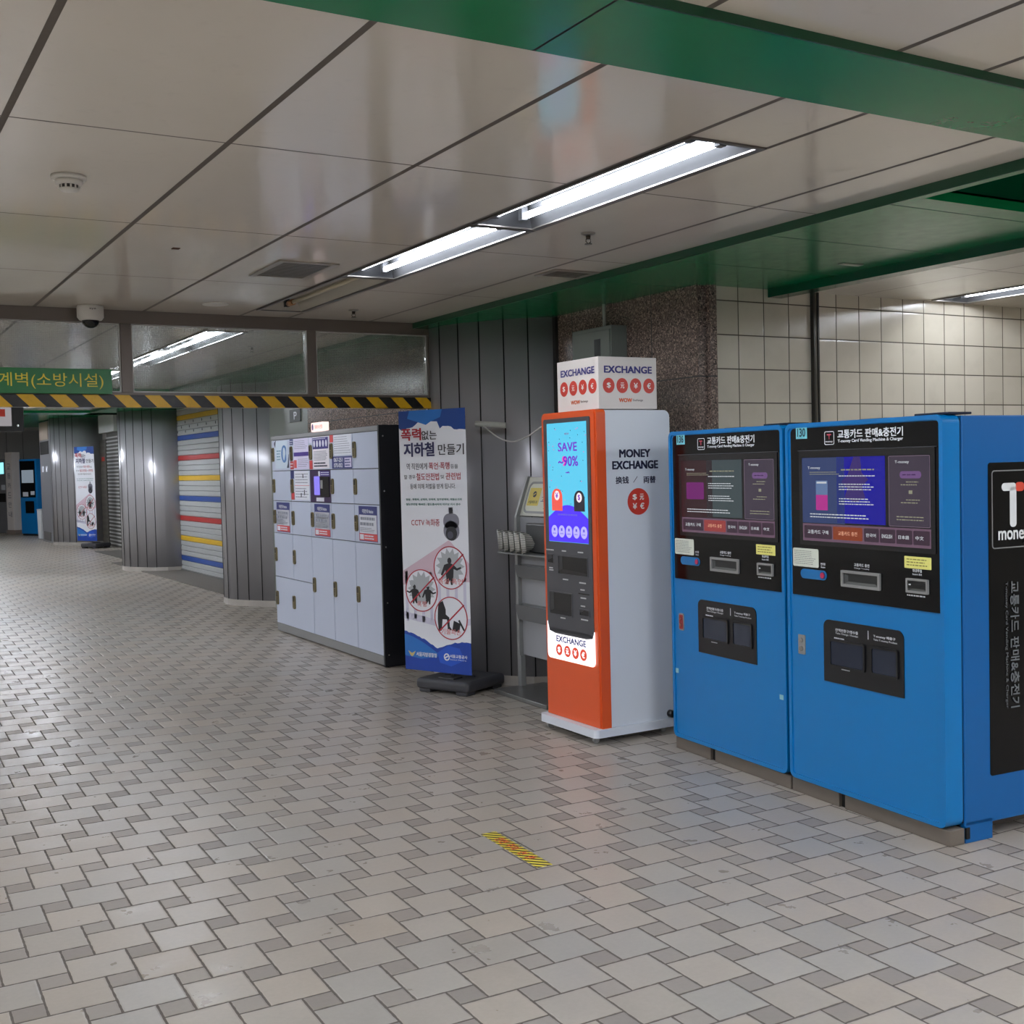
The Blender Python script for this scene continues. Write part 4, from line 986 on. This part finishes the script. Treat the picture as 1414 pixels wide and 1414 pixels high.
# ------------------------------------------------------------------ lockers
LW = M('locker_white', (188, 196, 214), .3, var=.005); LK = M('locker_black', (18, 20, 28), .4); LG_ = M('locker_grey', (132, 132, 132), .4)
BR = M('lock_bronze', (134, 122, 88), .35, .7); LD = M('lock_dark', (70, 62, 50), .4, .5); PAPER = M('paper_white', (222, 224, 232), .5); LPUR = M('purple_ink', (70, 44, 140), .4); LNAV = M('locker_navy', (44, 52, 120), .4); LRED = M('locker_red', (212, 72, 72), .4); GPR = M('grey_print', (140, 144, 156), .5)
def lockers():
    r = empty('locker_bank', (3.84, 9.90, 0), -90.6, 'bank of white lockers with black side and payment panel behind the banner', 'lockers')
    MB().m(LG_).box(-1.34, 1.335, .004, .53, .012, .088, .002).build('plinth', r)
    MB().m(LK).box(-1.345, 1.345, .022, .55, .088, 1.95, .002).box(1.318, 1.345, -.004, .55, .004, 1.95, .001).build('carcass', r)
    MB().m(LG_).box(-1.345, 1.318, .002, .03, 1.908, 1.945, .002).build('top_trim', r)
    b_ = MB().m(CHR)
    for z in (1.86, 1.42, .97, .52, .1): b_.lathe([(.006, 0), (.006, .003)], (1.345, .03, z), 10, 'X')
    b_.build('rivet', r)
    xs = [-1.335, -.795, -.268, .252, .780, 1.316]; g = .0035
    def door(x0, x1, z0, z1, lz):
        d = MB().m(LW).box(x0+g, x1-g, 0, .020, z0+g, z1-g, .0015).build('door', r)
        m_ = MB(); F = Face(m_); F.rect(x0+.018, x0+.078, lz-.068, lz+.068, BR, .012, r=.020)
        F.lv = .014; F.rect(x0+.028, x0+.060, lz+.012, lz+.058, LD, r=.006)
        for k in range(4): F.rect(x0+.034, x0+.055, lz-.050+k*.014, lz-.042+k*.014, LD)
        m_.build('combination_lock', d); return d
    Z = [1.905, 1.602, 1.308, .990, .556, .088]
    D = {}
    for c in range(5):
        for k in range(3):
            if (c, k) == (2, 1): continue
            D[c, k] = door(xs[c], xs[c+1], Z[k+1], Z[k], (Z[k]+Z[k+1])/2+(.01 if k == 0 else 0))
        if c < 2: D[c, 3] = door(xs[c], xs[c+1], Z[4], Z[3], .775)
        else: D[c, 3] = door(xs[c], xs[c+1], Z[5], Z[3], .55)
    D[0, 4] = door(xs[0], xs[2], Z[5], Z[4], .34)
    m_ = MB(); F = Face(m_); F.rect(-.826, -.762, .272, .40, BR, .012, r=.02); F.rect(-.816, -.782, .345, .39, LD, .014); m_.build('combination_lock', D[0, 4])
    # notices on the third row
    for c in (0, 2, 4):
        x = xs[c]+.095; m_ = MB(); F = Face(m_); F.rect(x, x+.385, 1.004, 1.294, LNAV, .001); F.lv = .002
        F.rect(x+.02, x+.365, 1.075, 1.215, PAPER); F.rect(x+.02, x+.365, 1.225, 1.235, LNAV); F.rect(x+.006, x+.379, 1.01, 1.068, LRED); F.rect(x+.02, x+.10, 1.018, 1.060, PAPER, .003)
        F.rect(x+.012, x+.373, 1.070, 1.222, PAPER); F.lv = .003
        F.text('이용안내 Notice', x+.08, x+.31, 1.236, 1.270, PAPER, .02, d=.003)
        F.lines(x+.04, x+.35, 1.175, 1.208, 1, GPR, .7, 1); F.lines(x+.03, x+.35, 1.130, 1.165, 1, GPR, .7, 2); F.lines(x+.03, x+.33, 1.080, 1.12, 3, GPR, .35, 3)
        F.lv = .004; F.lines(x+.12, x+.36, 1.018, 1.060, 2, PAPER, .5, 4); m_.build('notice', D[c, 2])['label'] = 'notice with navy head, white middle and red foot'
    def sheet(door_, fn, nm='notice'):
        m_ = MB(); F = Face(m_); F.lv = .001; fn(F); return m_.build(nm, door_)
    def f0(F):
        F.rect(-1.23, -.86, 1.625, 1.89, M('sheet_pale_blue', (200, 214, 226), .4)); F.lv = .002
        F.ring([(-.96+.085*math.cos(math.radians(a)), 1.765+.085*math.sin(math.radians(a))) for a in range(45, 316, 15)]+[(-.96+.060*math.cos(math.radians(a)), 1.765+.060*math.sin(math.radians(a))) for a in range(315, 44, -15)][:0] or ell(-.96, 1.765, .06, .085), ell(-.96, 1.765, .042, .065), M('sheet_blue', (70, 120, 180), .4))
        F.poly([(-.89, 1.63), (-.83, 1.63), (-.83, 1.76), (-.86, 1.67)], M('sheet_dark', (40, 40, 70), .4)); F.poly([(-1.25, 1.88), (-1.20, 1.90), (-1.22, 1.83), (-1.25, 1.86)], M('sheet_dark', (40, 40, 70), .4))
        F.lines(-1.18, -1.06, 1.70, 1.81, 4, M('sheet_teal', (90, 140, 160), .4), .4, 3)
    sheet(D[0, 0], f0)
    def f1(F):
        F.rect(-.68, -.285, 1.615, 1.90, M('sheet_lilac', (214, 208, 232), .4)); F.lv = .002
        F.lines(-.66, -.3, 1.80, 1.885, 5, GPR, .25, 1); F.rect(-.68, -.285, 1.735, 1.772, LPUR); F.rect(-.68, -.61, 1.625, 1.70, LRED); F.lines(-.57, -.3, 1.63, 1.715, 5, GPR, .25, 2)
        F.rect(-.79, -.70, 1.845, 1.90, LNAV); F.rect(-.785, -.695, 1.615, 1.69, LRED); F.lv = .003; F.lines(-.78, -.70, 1.85, 1.89, 2, PAPER, .4, 8); F.lines(-.78, -.70, 1.625, 1.68, 2, PAPER, .4, 9)
    sheet(D[1, 0], f1)
    def f2(F):
        F.rect(-.165, .235, 1.615, 1.90, M('sheet_cream', (232, 226, 232), .4)); F.lv = .002
        F.rect(-.165, .22, 1.79, 1.893, M('head_indigo', (48, 36, 120), .4)); F.lv = .003
        for i in range(5): F.oval(-.125+i*.075, 1.838, .022, PAPER, rz=.030)
        F.lines(-.15, .21, 1.875, 1.888, 1, PAPER, .4, 2); F.lines(-.14, .22, 1.685, 1.775, 7, GPR, .3, 3); F.lines(-.14, .22, 1.625, 1.675, 2, M('sheet_dark', (40, 40, 70), .4), .5, 4)
        F.lv = .002; F.rect(-.262, -.185, 1.61, 1.69, LRED); F.rect(-.262, -.185, 1.85, 1.90, M('sheet_lilac', (214, 208, 232), .4)); F.rect(-.255, -.192, 1.72, 1.735, LNAV)
    sheet(D[2, 0], f2)
    def f3(F):
        F.rect(.355, .755, 1.725, 1.90, PAPER); F.rect(.30, .765, 1.608, 1.715, LNAV, r=.01); F.lv = .002; F.lines(.365, .745, 1.735, 1.89, 8, GPR, .25, 5); F.rect(.265, .34, 1.84, 1.905, LRED)
        F.lv = .003; F.text('067-251', .36, .56, 1.668, 1.702, PAPER, .03); F.text('070-002', .36, .56, 1.620, 1.655, PAPER, .03); F.rect(.60, .75, 1.62, 1.70, M('sheet_lilac', (214, 208, 232), .4)); F.lv = .004; F.lines(.61, .74, 1.625, 1.695, 3, LNAV, .5, 6)
    sheet(D[3, 0], f3)
    def f4(F):
        F.rect(-.68, -.29, 1.325, 1.595, PAPER); F.lv = .002; F.lines(-.66, -.31, 1.475, 1.58, 4, GPR, .3, 7); F.lines(-.66, -.31, 1.34, 1.445, 4, GPR, .3, 8); F.rect(-.68, -.29, 1.458, 1.462, LRED)
        F.rect(-.79, -.70, 1.525, 1.60, LNAV); F.rect(-.785, -.70, 1.325, 1.395, LRED); F.rect(-.46, -.44, 1.53, 1.57, LK); F.rect(-.52, -.50, 1.35, 1.39, LK); F.rect(-.43, -.41, 1.37, 1.42, LK)
    sheet(D[1, 1], f4)
    # payment panel
    m_ = MB(); F = Face(m_, (0, .012, 0)); F.rect(-.265, .249, 1.311, 1.600, M('panel_plum', (58, 38, 78), .3), .012, r=.002); pp = m_.build('payment_panel', r)
    m_ = MB(); F = Face(m_); F.rect(-.16, -.02, 1.375, 1.545, M('locker_screen', (128, 116, 220), .2, emit=.4, var=0), .002, r=.012); m_.build('screen', pp)
    m_ = MB(); F = Face(m_); F.rect(-.03, .225, 1.545, 1.59, LPUR, .002); F.rect(-.04, .0, 1.545, 1.59, PAPER, .003); F.rect(.02, .22, 1.556, 1.562, PAPER, .003); F.rect(.02, .22, 1.575, 1.581, PAPER, .003)
    F.rect(-.11, .08, 1.318, 1.352, PAPER, .002); m_.build('panel_label', pp)
    m_ = MB(); F = Face(m_); F.rect(0, .225, 1.36, 1.54, M('reader_black', (12, 12, 18), .25), .006, r=.006); F.rect(.02, .075, 1.435, 1.51, GREYM, .009, r=.004); F.lines(.03, .065, 1.37, 1.42, 2, GREYM, .5, 1); m_.build('card_reader', pp)
    # lit sign on the top
    m_ = MB().m(M('pink_lit_sign', (255, 214, 206), .4, emit=.5, var=0)).box(-.185, .125, -.004, .05, 1.948, 2.03, .004); sg = m_.build('top_sign', r); sg['label'] = 'small glowing pinkish sign on top'
    m_ = MB(); F = Face(m_, (0, -.004, 0)); F.oval(-.145, 1.99, .022, LNAV, rz=.030); F.text('물품보관함', -.09, .11, 1.972, 2.008, LRED, .01, d=.002); m_.build('lettering', sg)
lockers()
r = empty('small_square_sign', (4.53, 12.36, 2.14), -90, 'small dark square sign on the wall above the lockers', 'sign')
MB().m(M('small_sign_dark', (60, 66, 66), .4)).box(-.17, .17, -.012, 0, 0, .14, .003).build('panel', r)
m_ = MB(); F = Face(m_, (0, -.012, 0)); F.text('P', -.03, .06, .03, .11, INKW, .03); m_.build('lettering', r)

# ------------------------------------------------------------------ striped roller shutter between the columns
r = empty('roller_shutter', (5.05, 18.6, 0), -90, 'closed grey roller shutter with blue, red and yellow stripes between steel columns', 'shutter')
SG = M('shutter_grey', (170, 172, 172), .4); SY = M('shutter_yellow', (214, 172, 40), .4); SR = M('shutter_red', (178, 52, 50), .4); SB = M('shutter_blue', (44, 78, 152), .4)
bands = [(2.455, SY), (2.125, SB), (1.80, SR), (1.475, SY), (1.14, SB), (.828, SR), (.503, SY), (.172, SB)]
mb = MB(); mb.m(SG); z = .012; n = 0
while z < 2.63:
    mt = SG
    for bz, m_ in bands:
        if abs(z+.041-(bz+.045)) < .0415: mt = m_
    mb.m(mt).prism([(0, z), (-.012, z+.01), (-.012, z+.070), (0, z+.079)], (-1.85, 0, 0), (0, 1, 0), (0, 0, 1), (1, 0, 0), 0, 3.7)
    z += .0818
mb.m(M('shutter_gap', (60, 62, 62), .6)).box(-1.85, 1.85, 0, .02, 0, 2.65)
mb.build('slat_curtain', r)
MB().m(M('shutter_rail', (126, 126, 124), .4, .4)).box(-1.85, 1.85, -.03, .01, 0, .035, .003).build('bottom_rail', r)
mb = MB(); F = Face(mb, (0, -.0125, 0))
for i in range(6):
    for k in range(3): F.oval(-1.2+i*.48+.24*(k % 2), 2.275+k*.075, .022, DARKIN)
mb.build('vent_hole', r)

# ------------------------------------------------------------------ far end of the corridor
r = empty('slatted_shutter', (5.56, 26.6, 0), -90, 'dark slatted see-through shutter left of the near steel column', 'shutter')
mb = MB().m(M('slat_pale', (176, 176, 172), .4)); 
for i in range(30): mb.box(-.9, .9, -.01, 0, .05+i*.082, .083+i*.082)
mb.build('slat_curtain', r); MB().m(M('shutter_dark', (74, 72, 66), .6)).box(-.9, .9, 0, .02, .0, 2.55).build('backing', r)
r = empty('bronze_door', (5.54, 27.86, 0), -90, 'dull bronze grey ribbed door panel behind the far banner', 'door')
mb = MB().m(M('bronze_panel', (104, 100, 92), .3, .5)); mb.box(-.32, .32, 0, .05, .0, 2.42, .004)
mb.build('panel', r)
mb = MB().m(M('bronze_rib', (120, 116, 106), .3, .5))
for i in range(16): mb.box(-.30, .30, -.008, 0, .1+i*.145, .16+i*.145)
mb.build('rib', r)
mb = MB(); F = Face(mb, (0, -.010, 0)); F.rect(-.1, .22, 1.93, 2.02, REDI); F.frame(-.18, .18, 1.5, 1.78, .012, GREYM, .02); mb.build('sticker', r)
r = empty('wall_sign_box', (5.45, 27.0, 2.56), -90, 'plain white box sign high on the wall past the steel column', 'sign')
MB().m(M('sign_box_white', (206, 208, 206), .5)).box(-.8, .8, 0, .12, 0, .42, .01).build('housing', r)
# steel service cabinet
r = empty('service_cabinet', (4.66, 30.3, 0), -90, 'tall steel service cabinet beside the far column', 'cabinet')
ST2 = steel_mat('cabinet_steel', (146, 146, 150), .32)
MB().m(ST2).box(-.75, .75, 0, .6, .0, 2.95, .01).build('housing', r)
mb = MB().m(M('cabinet_beige', (180, 164, 148), .5)).box(-.6, .6, -.012, 0, 2.5, 2.93, .004); mb.build('upper_panel', r)
mb = MB().m(DARKIN).box(-.6, .6, -.012, 0, 2.15, 2.46, .004); mb.build('dark_window', r)
mb = MB().m(PAPER).box(-.45, -.2, -.01, 0, 1.72, 1.86).box(.1, .35, -.01, 0, 1.72, 1.86); mb.build('notice', r)
mb = MB().m(M('lower_grille', (96, 94, 92), .5)).box(-.5, .5, -.012, 0, .05, .26, .003); mb.build('grille', r)
# far blue machine, advert column, silver machine
r = empty('ticket_machine', (4.80, 34.2, 0), -66, 'far blue ticket machine at the end of the corridor', 'ticket machine')
MB().m(BLUE).box(-.40, .40, 0, .9, .05, 2.10, .02).build('cabinet', r)
mb = MB(); F = Face(mb); F.rect(-.36, .34, 1.05, 2.05, BGLS, .006); F.lv = .010; F.rect(-.28, .28, 1.45, 1.8, M('far_screen', (110, 120, 130), .2, emit=.4, var=0)); F.rect(-.25, .0, 1.08, 1.2, PAPER); F.rect(.12, .3, 1.12, 1.22, PAPER); F.rect(-.15, .25, .62, .95, BGLS); mb.build('fascia', r)
mb = MB(); F = Face(mb, (.40, 0, 0), (0, 1, 0), (0, 0, 1), (1, 0, 0)); F.poly([(.25, 1.28), (.5, 1.42), (.5, 1.34), (.72, 1.34), (.72, 1.22), (.5, 1.22), (.5, 1.14)], M('green_arrow', (30, 140, 60), .4)); mb.build('arrow_sign', r)['label'] = 'green arrow sticker'
MB().m(DARKIN).box(-.38, .38, .03, .85, 0, .05).build('plinth', r)
r = empty('advert_column', (4.50, 35.6, 0), -66, 'slim white advert column with grey lettering beside the far blue machine', 'advert column')
MB().m(M('advert_white', (222, 214, 208), .5)).box(-.17, .17, 0, .25, .12, 2.32, .01).build('panel', r)
MB().m(M('advert_base', (130, 116, 108), .5)).box(-.20, .24, -.02, .3, 0, .12, .01).build('base', r)
mb = MB(); F = Face(mb)
for i, t in enumerate('교통카드안내'): F.text(t, -.08, .08, 2.0-i*.27-.16, 2.0-i*.27, M('advert_grey', (130, 130, 134), .5), .01)
mb.build('lettering', r)
r = empty('change_machine', (4.36, 37.0, 0), -66, 'far silver machine with bright display at the left edge', 'vending machine')
MB().m(ST2).box(-.5, .5, 0, .42, 0, 2.15, .01).build('cabinet', r)
MB().m(M('change_side', (40, 34, 40), .5)).box(.5, .56, 0, .42, 0, 2.15, .004).build('side_panel', r)
mb = MB(); F = Face(mb); F.rect(-.35, .35, 1.72, 2.05, M('far_display', (120, 200, 214), .2, emit=.7, var=0), .006); F.rect(-.2, 0, 1.25, 1.4, PAPER, .006); F.rect(.2, .4, 1.25, 1.4, PAPER, .006); F.rect(-.4, .4, .9, 1.15, DARKIN, .006); mb.build('fascia', r)
# hanging direction sign, left edge
r = empty('hanging_sign', (1.63, 12.0, 2.04), 0, 'dark framed hanging sign with red block at the left edge', 'sign')
MB().m(BLKP).box(-1.2, .035, -.05, .05, 0, .27, .006).build('housing', r)
MB().m(M('sign_face', (206, 200, 204), .4, emit=.15, var=0)).box(-1.15, -.075, -.054, -.05, .05, .24).build('face', r)
mb = MB(); F = Face(mb, (0, -.054, 0)); F.rect(-.6, -.13, .14, .21, REDI); mb.build('red_block', r)
mb = MB().m(CHR).lathe([(.011, -.056), (.011, -.05)], (-.02, 0, .055), 12, 'Y'); mb.build('screw', r)
mb = MB().m(GREYM)
for x in (-1.0, -.2): mb.lathe([(.010, .27), (.010, CEIL-2.04)], (x, 0, 0), 10)
mb.build('hanger_rod', r)
r = empty('waste_bin', (4.86, 31.9, 0), -80, 'narrow white bin beside the far blue machine', 'bin')
MB().m(M('bin_white', (206, 210, 212), .5)).prism([(-.12, .02), (.10, .02), (.14, .75), (-.17, .75)], (0, 0, 0), (1, 0, 0), (0, 0, 1), (0, -1, 0), -.15, .15).build('body', r)
MB().m(M('bin_rim', (180, 184, 188), .5)).box(-.18, .15, -.16, .16, .75, .78, .005).build('rim', r)
tag(MB().m(M('floor_grate', (110, 106, 100), .5, .4)).box(4.85, 5.5, 22.6, 25.6, 0, .008).build('floor_grate'), 'ribbed metal floor grating before the slatted shutter', 'floor grate')

# ------------------------------------------------------------------ hazard tape on the floor
r = empty('floor_tape', (2.420, 4.152, 0), -92.6, 'short yellow and black striped tape strip stuck on the floor', 'floor tape')
MB().m(stripe_mat('floor_stripes', .040, 'y', (232, 214, 70), (60, 52, 22), .52, -1.0)).box(-.250, .250, -.036, .036, 0, .0012).build('strip', r)
mb = MB(); F = Face(mb, (0, 0, .0013), (1, 0, 0), (0, 1, 0), (0, 0, 1)); RT = M('tape_red', (214, 84, 52), .5)
F.text('안전', -.155, -.085, -.022, .022, RT, .02); F.text('주의', -.06, .01, -.022, .022, RT, .02); F.text('선', .05, .085, -.022, .022, RT, .02); F.text('안', .115, .15, -.022, .022, RT, .02)
mb.build('lettering', r)
for o in bpy.data.objects:
    if o.type == 'EMPTY': o.empty_display_size = .1
